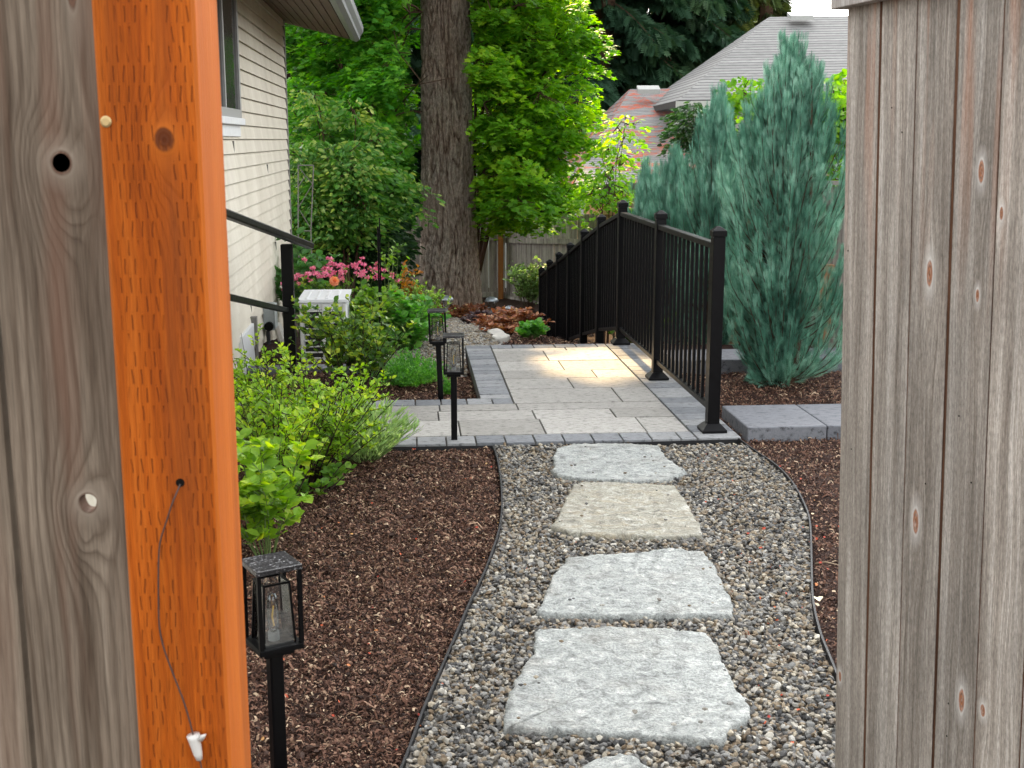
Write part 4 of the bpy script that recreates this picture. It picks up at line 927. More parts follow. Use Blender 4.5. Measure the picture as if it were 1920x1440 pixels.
# far path edging stones
M_PALE = plain('pale_flag', (.48,.46,.42), .85, .2, 0, .3, 12, .4)
labs = ['nearest the patio', 'second from the patio', 'third from the patio', 'fourth from the patio', 'fifth from the patio', 'sixth from the patio', 'farthest from the patio']
for i, (px, py) in enumerate(((938,641),(930,633),(922,626),(912,620),(902,615),(888,611),(874,608))):
    p = GT(px, py); random.seed(20+i); mb = MB(); k = 9; V = []
    for z_, s in ((-.03,1.0),(.035,1.0),(.045,.9)):
        for j in range(k): a_ = 2*math.pi*j/k; random.seed(i*50+j); rr = random.uniform(.75, 1.1)*s; V.append((p.x+math.cos(a_)*rr*.075, p.y+math.sin(a_)*rr*.16, p.z+z_+.01))
    mb.add(V, [(r_*k+j, r_*k+(j+1) % k, (r_+1)*k+(j+1) % k, (r_+1)*k+j) for r_ in range(2) for j in range(k)]+[tuple(range(2*k, 3*k))])
    tags(mb.build('edging_stone', M_BRN if False else M_PALE, bevel=.008), 'pale flat edging stone along the far gravel path, '+labs[i], 'edging stone', 'pale stones edging the far gravel path')

# ------------------------------------------------------------------ neighbour's house
nb = thing('neighbor_house', 'neighbouring house with two grey shingle roofs strewn with red needles', 'house', (7, 26, -1.3))
def roof_quad(mb, pts, thick=.12):
    P = [Vector(p) for p in pts]; e = (P[1]-P[0]).normalized(); n = e.cross(P[3]-P[0]).normalized(); up = n.cross(e)
    U = [((p-P[0]).dot(e), (p-P[0]).dot(up), 0) for p in P]
    V = P+[p-Vector((0,0,thick)) for p in P]; mb.add(V, [(0,1,2,3),(7,6,5,4),(0,4,5,1),(1,5,6,2),(2,6,7,3),(3,7,4,0)], U+U)
mb = MB(); A = [D(1272,188,24), D(2150,176,24), D(2150,20,28), D(1443,32,28)]; roof_quad(mb, A)
L_ = [Vector((A[0].x, 32.2, A[0].z)), A[0], A[3], Vector((A[3].x, 28.3, A[3].z))]; roof_quad(mb, L_)
ra = mb.build('roof', M_SH, nb)
mb = MB(); B = [D(1072,348,22.5), D(1560,330,22.5), D(1560,160,29.8), D(1182,167,30)]; roof_quad(mb, B)
roof_quad(mb, [Vector((B[0].x-.1, 36, B[0].z)), B[0], B[3], Vector((B[3].x, 30.4, B[3].z))]); rb2 = mb.build('roof', M_SHN, nb)
mb = MB(); a, b = A[0], A[1]; mb.box(a+Vector((-.05,-.12,-.16)), b-a+Vector((.1,0,0)), (0,.12,0), (0,0,.14)); mb.build('gutter', plain('cream_gutter', (.58,.60,.56), .5), ra)
for X_, rf2 in ((D(1208,175,28.6), rb2), (D(1492,38,27.6), ra)):
    mb = MB(); mb.box(X_+Vector((-.16,-.2,-.02)), (.5,0,0), (0,.35,.1), (0,0,.1)); mb.build('roof_vent', plain('roof_vent', (.45,.46,.44), .5), rf2)
mb = MB(); mb.box((A[0].x+.5, 24.5, -1.4), (9, 0, 0), (0, 6, 0), (0, 0, A[0].z+1.3)); mb.box((B[0].x+.4, 23.1, -1.4), (5, 0, 0), (0, 6, 0), (0,0,B[0].z+1.3)); mb.build('wall', plain('pale_wall', (.50,.51,.50), .8), nb)
mb = MB(); q = A[0]; mb.tube([q+Vector((.55,-.1,-.14)), q+Vector((.6,.15,-.35)), q+Vector((.95,.45,-.45))], .06, 8); mb.build('downspout', M_WHITE, ra)
ws = thing('garden_shed', 'pale wall of a shed peeking over the old fence right of the trunk', 'shed', (-1.2, 23.4, -1.4))
mb = MB(); mb.box((D(884,400,23).x, 23, -1.4), (.95, 0, 0), (0, 2, 0), (0,0,2.35)); mb.build('wall', plain('shed_wall', (.50,.53,.52), .8), ws)
mb = MB(); mb.box((D(884,400,23).x-.1, 22.9, .955), (1.15, 0, 0), (0, 2.2, 0), (0,0,.08)); mb.build('roof', M_SH, ws)

# ------------------------------------------------------------------ plants
def curve_pts(p0, p1, bend, n):
    t = np.linspace(0, 1, n)[:, None]; mid = (p0+p1)/2+bend; return (1-t)**2*p0+2*t*(1-t)*mid+t*t*p1
M_STEM = plain('brown_stem', (.085,.050,.032), .85, .2, 0, .4, 60); M_GSTEM = plain('green_stem', (.13,.19,.06), .7, .2, 0, .3, 60); M_DSTEM = plain('dark_twig', (.035,.022,.017), .9, .2)
def shrub(name, label, cat, base, rad, height, stems, per, size, tmpl, mat, seed=0, stem_mat=None, twig=3, up=.5, width=1.0, group=None, h0=.25, flat=.0, stem_r=.004, squash=(1, 1), lean=(0, 0), env=.6):
    rg = np.random.default_rng(seed+100); root = thing(name, label, cat, tuple(base), 0, group); b = np.array(base, float)
    sm = MB(); P = []; Dv = []; Nv = []
    for i in range(stems):
        a = rg.uniform(0, 2*math.pi); q = rg.uniform(0, 1)**.5; hh = height*(1-env*q*q)*rg.uniform(.72, 1.05)
        st = b+np.array([math.cos(a)*rad*.15*q*squash[0], math.sin(a)*rad*.15*q*squash[1], -.01])
        en = b+np.array([math.cos(a)*rad*q*squash[0]+lean[0]*hh, math.sin(a)*rad*q*squash[1]+lean[1]*hh, hh])
        path = curve_pts(st, en, np.array([rg.normal(0, .08)*rad, rg.normal(0, .08)*rad, height*.08]), 8)
        if stem_r: sm.tube([Vector(p) for p in path], [stem_r*(1-.1*k) for k in range(8)], 4, cap=False)
        paths = [(path, h0)]
        for k in range(twig):
            t = rg.uniform(max(h0, .3), .92); o = path[int(t*7)]; da = rg.uniform(0, 6.28); l = height*rg.uniform(.14, .3)
            e = o+np.array([math.cos(da)*l*.7, math.sin(da)*l*.7, l*rg.uniform(.2, .9)]); pp = curve_pts(o, e, np.array([0, 0, l*.1]), 5); paths.append((pp, .15))
            if stem_r: sm.tube([Vector(p) for p in pp[::2]], stem_r*.5, 3, cap=False)
        m_each = max(2, int(per/len(paths)))
        for pp, h in paths:
            tt = rg.uniform(h, 1.0, m_each); ix = tt*(len(pp)-1); i0 = np.minimum(ix.astype(int), len(pp)-2); fr_ = (ix-i0)[:, None]
            pt = pp[i0]*(1-fr_)+pp[i0+1]*fr_; tg = norm(pp[i0+1]-pp[i0]); aa = rg.uniform(0, 6.28, m_each)
            out = np.stack([np.cos(aa), np.sin(aa), rg.normal(0, .25, m_each)], -1)
            d = norm(out*(1-up)+tg*up+np.array([0, 0, .1])); nr = norm(np.stack([rg.normal(0, .4, m_each), rg.normal(0, .4, m_each)-.15, np.ones(m_each)*(1+flat)], -1)+.3*out)
            P.append(pt); Dv.append(d); Nv.append(nr)
    P, Dv, Nv = map(np.concatenate, (P, Dv, Nv)); s = size*rg.uniform(.55, 1.15, len(P))
    if stem_r: sm.build('stems', stem_mat or M_STEM, root)
    stamps('foliage', P, Dv, Nv, s, tmpl, mat, root, width=width, rnd=rg.random(len(P)))
    return root
def gleaf(name, c1, c2, c3=None, **k): return leaf_mat(name, c1, c2, c3, **k)
ML_BRIGHT = gleaf('leaf_spring', (.085,.19,.022), (.26,.44,.045), (.58,.66,.07), cscale=6)
ML_MID = gleaf('leaf_mid', (.06,.15,.03), (.14,.28,.045), (.27,.40,.06), cscale=5)
ML_DARKY = gleaf('leaf_glossy', (.035,.10,.028), (.14,.26,.05), (.50,.58,.07), cscale=6, rough=.35)
ML_LAV = gleaf('leaf_lavender', (.20,.32,.13), (.36,.50,.22), (.52,.62,.32), cscale=6)
ML_MOUND = gleaf('leaf_mound', (.05,.17,.035), (.11,.30,.055), (.20,.42,.08), cscale=8)
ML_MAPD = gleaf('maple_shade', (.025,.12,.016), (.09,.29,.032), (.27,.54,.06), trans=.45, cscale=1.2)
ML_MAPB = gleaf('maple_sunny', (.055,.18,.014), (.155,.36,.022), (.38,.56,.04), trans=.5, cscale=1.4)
ML_SHRUB = gleaf('mock_orange', (.035,.12,.028), (.10,.25,.045), (.42,.48,.14), trans=.42, cscale=2.2)
ML_JUN = gleaf('juniper_blue', (.022,.080,.054), (.115,.30,.215), (.42,.68,.55), trans=.10, rough=.6, cscale=2.5, spec=.2)
ML_FIR = gleaf('fir_needles', (.010,.030,.016), (.022,.062,.030), (.05,.10,.04), trans=.15, rough=.7, cscale=.5, spec=.2)
ML_FIR2 = gleaf('hemlock_needles', (.025,.045,.015), (.055,.085,.025), (.13,.15,.04), trans=.2, rough=.7, cscale=.5, spec=.2)
ML_RED = gleaf('dry_red_leaf', (.06,.025,.018), (.30,.10,.045), (.55,.36,.20), trans=.25, cscale=9)
ML_PURP = gleaf('dark_heuchera', (.035,.02,.025), (.08,.04,.05), (.12,.10,.08), trans=.2, cscale=9)

shrub('leafy_shrub', 'bright broad-leaved shrub rising behind the nearest lantern', 'shrub', GT(500, 1045), .26, .52, 14, 62, .056, OVAL, ML_BRIGHT, 1, M_GSTEM, 3, .35, 1.5, h0=.15, squash=(1, 1), env=.45)
shrub('leafy_shrub', 'low dark-stemmed sprig with yellow-green tips spreading onto the mulch', 'shrub', GT(590, 935), .25, .20, 9, 26, .045, OVAL, ML_MID, 2, M_DSTEM, 2, .4, 1.4, env=.5)
shrub('leafy_shrub', 'airy light green shrub between the near leafy shrub and the big twiggy bush', 'shrub', GT(520, 965), .26, .62, 18, 60, .036, OVAL, ML_BRIGHT, 41, M_DSTEM, 4, .45, 1.15, h0=.2, env=.35)
shrub('blueberry_bush', 'large twiggy yellow-green bush left of the patio walkway', 'shrub', GT(575, 905), .50, .62, 64, 104, .030, OVAL, ML_BRIGHT, 3, M_DSTEM, 5, .4, 1.1, h0=.12, env=.35)
shrub('leafy_shrub', 'yellow-green bush beside the orange post in front of the handrail', 'shrub', GT(485, 850), .33, .62, 34, 84, .031, OVAL, ML_BRIGHT, 4, M_DSTEM, 5, .4, 1.1, h0=.15, env=.4)
shrub('lavender', 'feathery grey-green lavender clump at the corner of the walkway', 'lavender', GT(685, 866), .30, .33, 150, 34, .046, LANCE, ML_LAV, 5, M_GSTEM, 1, .75, 1.0, h0=.1, stem_r=.0018, env=.5)
shrub('azalea', 'dark-stemmed azalea with yellow new leaves in front of the air conditioner', 'shrub', GT(668, 738), .42, .66, 42, 60, .044, OVAL, ML_DARKY, 6, M_DSTEM, 4, .4, 1.4, h0=.3, env=.28, squash=(1.05, .8))
shrub('ground_phlox', 'low dense green mound beside the rear lantern', 'ground cover plant', GT(765, 735)+Vector((0, .25, 0)), .33, .24, 420, 26, .024, LANCE, ML_MOUND, 7, M_GSTEM, 1, .6, 1.6, h0=.05, stem_r=0, env=.72, squash=(1.0, 1.15))
shrub('ground_phlox', 'small green tuft right of the rear lantern post', 'ground cover plant', GT(838, 742), .07, .12, 40, 26, .022, LANCE, ML_MOUND, 8, M_GSTEM, 1, .6, 1.6, h0=.05, stem_r=0, env=.6)
shrub('perennial', 'tall leafy green perennials between the stake and the far path', 'perennial', W(-.02, 9.1, -.05), .34, .47, 60, 46, .060, OVAL, ML_MOUND, 9, M_GSTEM, 2, .35, 1.6, h0=.1, env=.5)
shrub('perennial', 'broad-leaved green clump around the thin black stake', 'perennial', W(-.28, 9.0, -.05), .28, .58, 34, 50, .062, ROUND, ML_MID, 10, M_GSTEM, 2, .3, 1.0, h0=.15, env=.4)
shrub('spurge', 'pale lime green spurge in front of the trunk base', 'perennial', W(.06, 10.3, -.12), .36, .52, 70, 44, .032, OVAL, gleaf('leaf_lime', (.14,.27,.04), (.27,.42,.08), (.42,.55,.14), cscale=6), 11, M_GSTEM, 2, .4, 1.2, h0=.25, env=.5)
shrub('leafy_shrub', 'round-leaved green shrub at the house corner above the pink flowers', 'shrub', W(-.92, 10.6, -.15), .28, .92, 16, 44, .085, ROUND, gleaf('leaf_blue', (.05,.14,.05), (.10,.24,.08), (.17,.33,.12)), 12, M_GSTEM, 2, .3, .95, h0=.3, env=.35)
shrub('rose_bush', 'slender rose stems with pale buds beside the black stake', 'rose', W(-.18, 9.7, -.1), .14, .95, 7, 30, .045, OVAL, ML_MID, 13, M_GSTEM, 2, .4, 1.3, h0=.3, env=.2)
shrub('leafy_shrub', 'orange-tipped shrub just left of the trunk', 'shrub', W(-.02, 10.4, -.12), .16, .66, 10, 30, .045, OVAL, gleaf('leaf_orange', (.25,.10,.02), (.42,.18,.03), (.4,.3,.05)), 14, M_GSTEM, 2, .4, 1.2, h0=.6, env=.3)
# pink flowers
pk = shrub('pink_flowers', 'mass of bright pink flower heads above the air conditioner', 'flowering plant', W(-.52, 10.0, -.1), .46, .60, 70, 22, .04, OVAL, ML_MID, 15, M_GSTEM, 1, .4, 1.2, h0=.25, env=.25, squash=(1, .6))
M_PINK = gleaf('pink_petal', (.55,.09,.24), (.75,.24,.42), (.85,.48,.58), trans=.3, cscale=12); M_PEACH = gleaf('peach_petal', (.75,.28,.15), (.85,.42,.25), trans=.3)
rg = np.random.default_rng(5); nf = 90; cx_ = []
for i in range(nf):
    r_ = rg.uniform(-.98, -.08); c = W(r_, 10.0+rg.uniform(-.28, .2)); zc = .50+rg.normal(0, .045)-.10*abs((r_+.45)/.5)**2; cx_.append((c.x, c.y, zc))
cx_ = np.array(cx_); PP = []; DD = []
for c in cx_:
    k = 26; d = norm(rg.normal(0, 1, (k, 3))*np.array([1, 1, .5])+np.array([0, 0, .35])); PP.append(c+d*.004); DD.append(d)
PP = np.concatenate(PP); DD = np.concatenate(DD)
stamps('flower_heads', PP, DD, rg.normal(0, 1, PP.shape), rg.uniform(.016, .030, len(PP)), OVAL, M_PINK, pk, width=.9)
rose = thing('rose_bloom', 'single large peach rose bloom below the pink flowers', 'flower', tuple(D(627, 527, 9.6)))
PP = []; DD = []
for ring_ in range(4):
    for k in range(7): a = k*.9+ring_*.4; e = .25+ring_*.35; PP.append(np.array(D(627, 527, 9.6))); DD.append((math.cos(a)*math.cos(e), -abs(math.sin(e))*.6, math.sin(a)*math.cos(e)))
stamps('petals', PP, DD, np.tile([0, -1, .3], (len(PP), 1))+rg.normal(0,.35,(len(PP),3)), .042, ROUND, M_PEACH, rose)
mb = MB(); c = D(627, 530, 9.62); mb.tube([c, Vector((c.x+.02, c.y+.05, T(c.x, c.y)))], .004, 5); mb.build('stem', M_GSTEM, rose)

# dry red clumps, heuchera
for i, (px, py, r_, h_, mt, lab) in enumerate(((958,628,.40,.38,ML_RED,'big russet dry-leaved clump around the nearest solar light'),(888,600,.34,.34,ML_RED,'russet clump at the right foot of the big trunk'),(830,600,.42,.32,ML_RED,'russet clump at the left foot of the big trunk behind the lanterns'),(905,612,.25,.26,ML_PURP,'dark purple-grey leafy clump between two russet ones'),(988,610,.3,.3,ML_RED,'russet clump beside the lower end of the railing'))):
    b = GT(px, py); shrub('coral_bells', lab, 'perennial', b, r_, h_*.62, 90, 28, .056, OVAL, mt, 20+i, M_DSTEM, 1, .3, 1, h0=.35, env=.6, stem_r=.003)
shrub('leafy_shrub', 'pale green small shrub at the low end of the railing by the old fence', 'shrub', GT(990, 585), .45, .95, 34, 50, .075, OVAL, gleaf('leaf_pale', (.10,.18,.07), (.2,.31,.13), (.33,.42,.2)), 30, M_STEM, 3, .4, 1.3, env=.3)
shrub('leafy_shrub', 'tiny lime plant at the mulch beside the railing end', 'perennial', GT(998, 640)+Vector((0, .1, 0)), .13, .16, 30, 20, .05, ROUND, ML_MOUND, 31, M_GSTEM, 1, .4, 1, env=.5)
shrub('leafy_shrub', 'green plant glimpsed under the railing by the middle posts', 'perennial', W(1.9, 10.2, T(*W(1.9, 10.2)[:2])), .35, .5, 40, 30, .05, OVAL, ML_MID, 32, M_GSTEM, 1, .4, 1.3, env=.5)

# junipers
def juniper(label, base, H, Rm, nb_, ns, seed, size=.075, mat=None, low=.0):
    rg = np.random.default_rng(seed); root = thing('juniper', label, 'juniper', tuple(base), 0, 'blue-green upright junipers'); b = np.array(base, float)
    sm = MB(); P = []; Dv = []
    trunks = [np.array([rg.normal(0, .03), rg.normal(0, .03), 0]) for _ in range(3)]
    for k, o in enumerate(trunks): sm.tube([Vector(b+o+np.array([0,0,-.03])), Vector(b+o*2+np.array([0,0,H*.4])), Vector(b+o*1.5+np.array([0,0,H*(.9-.12*k)]))], [.028, .016, .004], 6)
    sm.build('trunk', M_STEM, root); sm = MB()
    lob = [(rg.uniform(0, 6.28), rg.uniform(.3, .75), rg.uniform(.75, 1.08)) for _ in range(9)]
    for i in range(nb_):
        a = rg.uniform(0, 2*math.pi); hf = rg.uniform(low, 1)**.85
        env = math.sin(math.pi*min(1, (hf*.86+.14)**.8))**.72 if hf < 1 else 0
        env = float(np.interp(hf, (0,.12,.35,.62,.78,.88,.96,1), (.62,.82,1,.97,.76,.52,.28,.12)))
        lb_ = 1+.16*math.sin(a*3+seed)+.10*math.sin(a*5+hf*9+seed)
        re = Rm*env*rg.uniform(.15, 1.12)**.6*lb_; he = H*(hf*.95+.04)*rg.uniform(.94, 1.03)
        en = b+np.array([math.cos(a)*re, math.sin(a)*re, he]); L = rg.uniform(.28, .5)*H*.62
        s0 = max(.02, he-L*(.8+.4*rg.random())); st = b+np.array([math.cos(a)*re*.22, math.sin(a)*re*.22, s0])
        path = curve_pts(st, en, np.array([math.cos(a)*re*.28, math.sin(a)*re*.28, -.03*H]), 9)
        path[-2:] += rg.normal(0, .012, 3)
        sm.tube([Vector(p) for p in path], [.006*(1-.1*k) for k in range(9)], 3, cap=False)
        tt = rg.uniform(.06, 1, ns)**.7; ix = tt*8; i0 = np.minimum(ix.astype(int), 7); fr_ = (ix-i0)[:, None]; pt = path[i0]*(1-fr_)+path[i0+1]*fr_
        tg = norm(path[i0+1]-path[i0]); o = norm(rg.normal(0, 1, (ns, 3))); spread = (.16+.42*(1-tt))[:, None]
        P.append(pt+o*.012); Dv.append(norm(tg+o*spread+np.array([0, 0, .25])))
    P, Dv = np.concatenate(P), np.concatenate(Dv)
    sm.build('branches', M_STEM, root)
    stamps('foliage', P, Dv, rg.normal(0, 1, P.shape), size*rg.uniform(.6, 1.25, len(P)), SPRIG_J, mat or ML_JUN, root, rnd=rg.random(len(P)))
    return root
jb_ = W(2.40, 7.66); juniper('largest blue-green juniper, right of the corner railing post', (jb_.x, jb_.y, -.03), 2.17, .42, 540, 92, 3, .072)
j2 = D(1335, 560, 9.6); juniper('middle-sized pointed juniper just left of the largest one', (j2.x, j2.y, -.15), 2.04, .30, 300, 62, 4, .095)
j3 = D(1258, 560, 10.6); juniper('shorter bushy juniper above the tallest railing posts', (j3.x, j3.y, -.3), 1.74, .28, 230, 56, 5, .10)
j4 = D(1212, 560, 11.4); juniper('smallest leftmost juniper tuft behind the tallest railing post', (j4.x, j4.y, -.45), 1.76, .27, 220, 52, 6, .105)

# big fir trunk
def bark():
    N = NT('fir_bark'); uvw = N.attr('uvw', 'Vector'); o = N.obj(); h = N.attr('rnd')
    n1 = N.noise(N.scale(o, (16, 16, 5)), 1, 6, .7); n2 = N.noise(N.scale(o, (34, 34, 15)), 1, 5, .75); n3 = N.noise(o, 1.3, 2)
    c = N.ramp(N.M('ADD', N.M('MULTIPLY', h, .75), N.M('MULTIPLY_ADD', n1, .8, -.27)), [(.12, (.035,.022,.018)), (.34, (.20,.14,.105)), (.58, (.37,.285,.225)), (.85, (.56,.47,.39))])
    c = N.mix(N.ramp(n3, [(.4, 0), (.65, .35)]), c, N.mix(1, c, (.85, .62, .55), 'MULTIPLY'))
    c = N.mix(.6, c, N.mix(1, c, N.ramp(n2, [(.36, .35), (.62, 1.5)]), 'MULTIPLY'))
    return N.pr(c, .95, .1, 0, N.bump(N.M('ADD', n1, n2), 1, .05))
FT = 18.6; tb = D(842, 590, FT); tree = thing('fir_tree', 'giant straight fir with deeply furrowed brown bark beyond the patio', 'tree', (tb.x, FT, tb.z))
def wpx(py, w): return w*(FT)/2345/2
zs = np.linspace(-.15, 13.5, 900); nA = 300
z_abs = [D(842, y, FT).z for y in (592, 560, 500, 450, 300, 0)]; rr_ = [wpx(0, w) for w in (132, 122, 114, 108, 98, 91)]
A_ = np.linspace(0, 2*math.pi, nA, endpoint=False); Zg, Ag = np.meshgrid(zs, A_, indexing='ij'); Za = Zg+tb.z
R0 = np.interp(Za, z_abs+[13], rr_+[rr_[-1]*.6]); R0 *= 1+.05*np.sin(Ag*3+1)*np.clip(1-(Za-tb.z)/1.6, 0, 1)
def f3(x, y, z): return np.array([mnoise.noise(Vector(p)) for p in zip(x.ravel(), y.ravel(), z.ravel())]).reshape(x.shape)
cx0, sy0 = np.cos(Ag), np.sin(Ag)
low = Za < 4.6
fis = np.zeros_like(Za)
def bk(ca, sa, z):
    wv = f3(ca*2, sa*2, z*.9)*.5
    a = 1-np.abs(f3(ca*5.5+wv, sa*5.5, z*1.9))*2.9
    b = 1-np.abs(f3(ca*11, sa*11+wv, z*4.5+7))*2.4
    c = f3(ca*24, sa*24, z*15)
    return a, b, c
sel = low & (np.sin(Ag) < .35)
a_, b_, c_n = bk(cx0[sel], sy0[sel], Za[sel]); fis[sel] = -(np.clip(a_, 0, 1)**3*.6+np.clip(b_, 0, 1)**3*.4)+c_n*.22
hgt = np.clip(1+fis, 0, 1.2)
fis_s = fis*.075
RR = R0+fis_s; Vt = np.stack([tb.x+RR*cx0-(Za-1)*.004, FT+RR*sy0, Za], -1).reshape(-1, 3)
idx = np.arange(len(zs)*nA).reshape(len(zs), nA); i2 = np.roll(idx, -1, 1); q = np.stack([idx[:-1], i2[:-1], i2[1:], idx[1:]], -1).reshape(-1, 4)
fastmesh('trunk', Vt, q.ravel(), [4]*len(q), {'rnd': hgt.ravel(), 'uvw': Vt}, bark(), tree, smooth=True)

def conifer_crown(root, base, H, z0, Rm, nb_, ns, size, seed, mat, droop=.25, carve_=False, part='crown', rot=0):
    rg = np.random.default_rng(seed); b = np.array(base, float); P = []; Dv = []; sm = MB()
    for i in range(nb_):
        hf = (i+rg.random())/nb_; z = z0+(H-z0)*hf; a = rg.uniform(0, 6.28); L = Rm*(1-hf)**.8*rg.uniform(.7, 1.1)+.2
        st = b+np.array([0, 0, z]); en = b+np.array([math.cos(a)*L, math.sin(a)*L, z-L*droop*rg.uniform(.3, 1.4)])
        path = curve_pts(st, en, np.array([0, 0, L*.14]), 8)
        sm.tube([Vector(p) for p in path], [.05*(1-.12*k)*max(.4, L/4) for k in range(8)], 3, cap=False)
        k = max(6, int(ns*L/Rm)); tt = rg.uniform(.12, 1, k); ix = tt*7; i0 = np.minimum(ix.astype(int), 6); fr_ = (ix-i0)[:, None]; pt = path[i0]*(1-fr_)+path[i0+1]*fr_
        tg = norm(path[i0+1]-path[i0]); sd = norm(np.cross(tg, [0, 0, 1])); s = rg.uniform(-1, 1, (k, 1))
        d = norm(tg*.6+sd*s*1.1+np.array([0, 0, -1])*rg.uniform(.2, 1.1, (k, 1))); off = sd*s*(.32*L*(1-tt*.7))[:, None]*rg.random((k, 1))
        P.append(pt+off+np.array([0, 0, -.1])*rg.random((k, 1))); Dv.append(d)
    P, Dv = np.concatenate(P), np.concatenate(Dv)
    if carve_: kp = carve(P+Dv*size*.5); P, Dv = P[kp], Dv[kp]
    if not carve_: sm.build('branches', M_STEM, root)
    n_ = norm(np.cross(Dv, rg.normal(0, 1, P.shape)))
    stamps(part, P, Dv, n_, size*rg.uniform(.6, 1.3, len(P)), SPRIG_D, mat, root, rnd=rg.random(len(P)))
conifer_crown(tree, (tb.x, FT, tb.z), 21, 7.0, 5.2, 300, 190, .75, 9, ML_FIR, .2, True)  # out-of-frame crown, sized to shade the ground, opened along the sun's rays

def far_conifer(px, Y, H, Rm, seed, label, mat, nb_=170, ns=110, size=1.0, name='conifer', z0=1.0):
    p = D(px, 300, Y); root = thing(name, label, 'tree', (p.x, Y, -1.5), 0, 'dark conifers behind the roofs'); mb = MB()
    mb.tube([(p.x, Y, -1.6), (p.x, Y, H*.5), (p.x, Y, H)], [.38, .25, .05], 8); mb.build('trunk', M_STEM, root)
    conifer_crown(root, (p.x, Y, -1.5), H+1.5, z0, Rm, nb_, ns, size, seed, mat, .45)
far_conifer(1130, 36, 17, 3.2, 41, 'dark drooping conifer directly behind the bright maple', ML_FIR, 190, 190, .62)
far_conifer(1235, 38, 18, 3.4, 42, 'darkest blue-green conifer above the lower roof ridge', ML_FIR, 190, 190, .62)
far_conifer(1345, 41, 17, 3.2, 43, 'olive conifer left of the bright sky gap', ML_FIR2, 190, 150, .62)
far_conifer(1045, 39, 18, 3.4, 44, 'dark conifer showing right above the maple top', ML_FIR, 150, 160, .65)
far_conifer(690, 34, 17, 3.6, 45, 'dark conifer behind the shaded maple left of the trunk', ML_FIR, 150, 150, .65)
far_conifer(560, 33, 17, 3.6, 46, 'dark conifer above the house gutter', ML_FIR2, 130, 130, .65)
far_conifer(900, 44, 18, 3.6, 47, 'dark conifer hidden mostly by the big trunk', ML_FIR, 130, 130, .7)
far_conifer(800, 37, 17, 3.2, 49, 'dark conifer just left of the big trunk', ML_FIR, 130, 130, .7)
far_conifer(1425, 48, 15.5, 2.2, 48, 'thin olive conifer at the edge of the bright sky gap', ML_FIR2, 130, 120, .6)

# maples and back shrubs: layered sprays of real leaves round limbs
def leafy_tree(name, label, base, clumps, per, size, tmpl, mat, seed, trunk_r=.06, group=None, cat='tree', flatn=.8, carve_=False, trunk_mat=None, tilt=.55):
    """clumps: list of centre (x, y, z) and radius (rx, ry, rz)"""
    rg = np.random.default_rng(seed); root = thing(name, label, cat, tuple(base), 0, group); b = Vector(base); sm = MB(); P = []; Dv = []; Nv = []
    clumps = sorted(clumps, key=lambda q: q[0][0]); ng = min(5, max(1, len(clumps)//5)); gsz = math.ceil(len(clumps)/ng); mains = []
    for g in range(ng):
        gr = clumps[g*gsz:(g+1)*gsz]
        if not gr: break
        tgt = sum((Vector(q[0]) for q in gr), Vector())/len(gr); tgt.z = max(q[0][2] for q in gr)*.75+tgt.z*.25
        st = b+Vector((rg.normal(0, .08), rg.normal(0, .08), -.1)); m_ = b.lerp(tgt, .4); m_.x += (b.x-tgt.x)*.25
        pts = [st.lerp(m_, t).lerp(m_.lerp(tgt, t), t) for t in np.linspace(0, 1, 12)]; sm.tube(pts, [trunk_r*(1-.08*k) for k in range(12)], 6, cap=False); mains.append(pts)
    for i_, (c, r) in enumerate(clumps):
        c = Vector(c); mp = mains[min(i_//gsz, len(mains)-1)]; below = [q for q in mp[2:] if q.z < c.z-.1] or mp[2:4]; s0 = min(below, key=lambda q: (q-c).length)
        m_ = s0.lerp(c, .5)+Vector((rg.normal(0, .08), rg.normal(0, .08), .12))
        pts = [s0.lerp(m_, t).lerp(m_.lerp(c, t), t) for t in np.linspace(0, 1, 6)]; sm.tube(pts, [trunk_r*.32*(1-.13*k) for k in range(6)], 4, cap=False)
        nl = max(3, int(11*r[0]/.5)); 
        for l in range(nl):                                    # sprays: flat layered fans
            d = norm(rg.normal(0, 1, 3)); q = rg.uniform(.15, 1)**.5; sc_c = np.array(c)+d*np.array(r)*q; sr = rg.uniform(.16, .34)
            if abs(sc_c[0]-tb.x) < .55 and sc_c[1] < FT+.5 and sc_c[1] > 16: continue
            sm.tube([c, Vector(sc_c)], [.01, .004], 3, cap=False)
            k = int(per*sr*sr/.06); a = rg.uniform(0, 6.28, k); rad = sr*rg.random(k)**.6; outd = norm(np.append((np.array(sc_c)-np.array(c))[:2], 0.0)[None])[0]
            slope = np.array([d[0], d[1]])*(-.35)
            x = np.cos(a)*rad; y = np.sin(a)*rad; z = x*slope[0]+y*slope[1]-.5*rad*rad/sr+rg.normal(0, .025, k)
            P.append(sc_c+np.stack([x, y, z], -1)); dd = np.stack([np.cos(a), np.sin(a), -.35+rg.normal(0, .25, k)], -1)+outd*.6; Dv.append(dd)
            Nv.append(np.stack([rg.normal(0, tilt, k)+d[0]*.5, rg.normal(0, tilt, k)+d[1]*.5, np.ones(k)*flatn], -1))
    P, Dv, Nv = map(np.concatenate, (P, Dv, Nv))
    kp = ~((np.abs(P[:, 0]-tb.x) < .44+.05*np.sin(P[:, 2]*7)) & (P[:, 1] < FT+.5) & (P[:, 1] > 15.1) & (P[:, 2] > .3)); P, Dv, Nv = P[kp], Dv[kp], Nv[kp]
    sm.build('limbs', trunk_mat or M_STEM, root)
    stamps('crown', P, Dv, Nv, size*rg.uniform(.65, 1.2, len(P)), tmpl, mat, root, rnd=rg.random(len(P)))
    return root
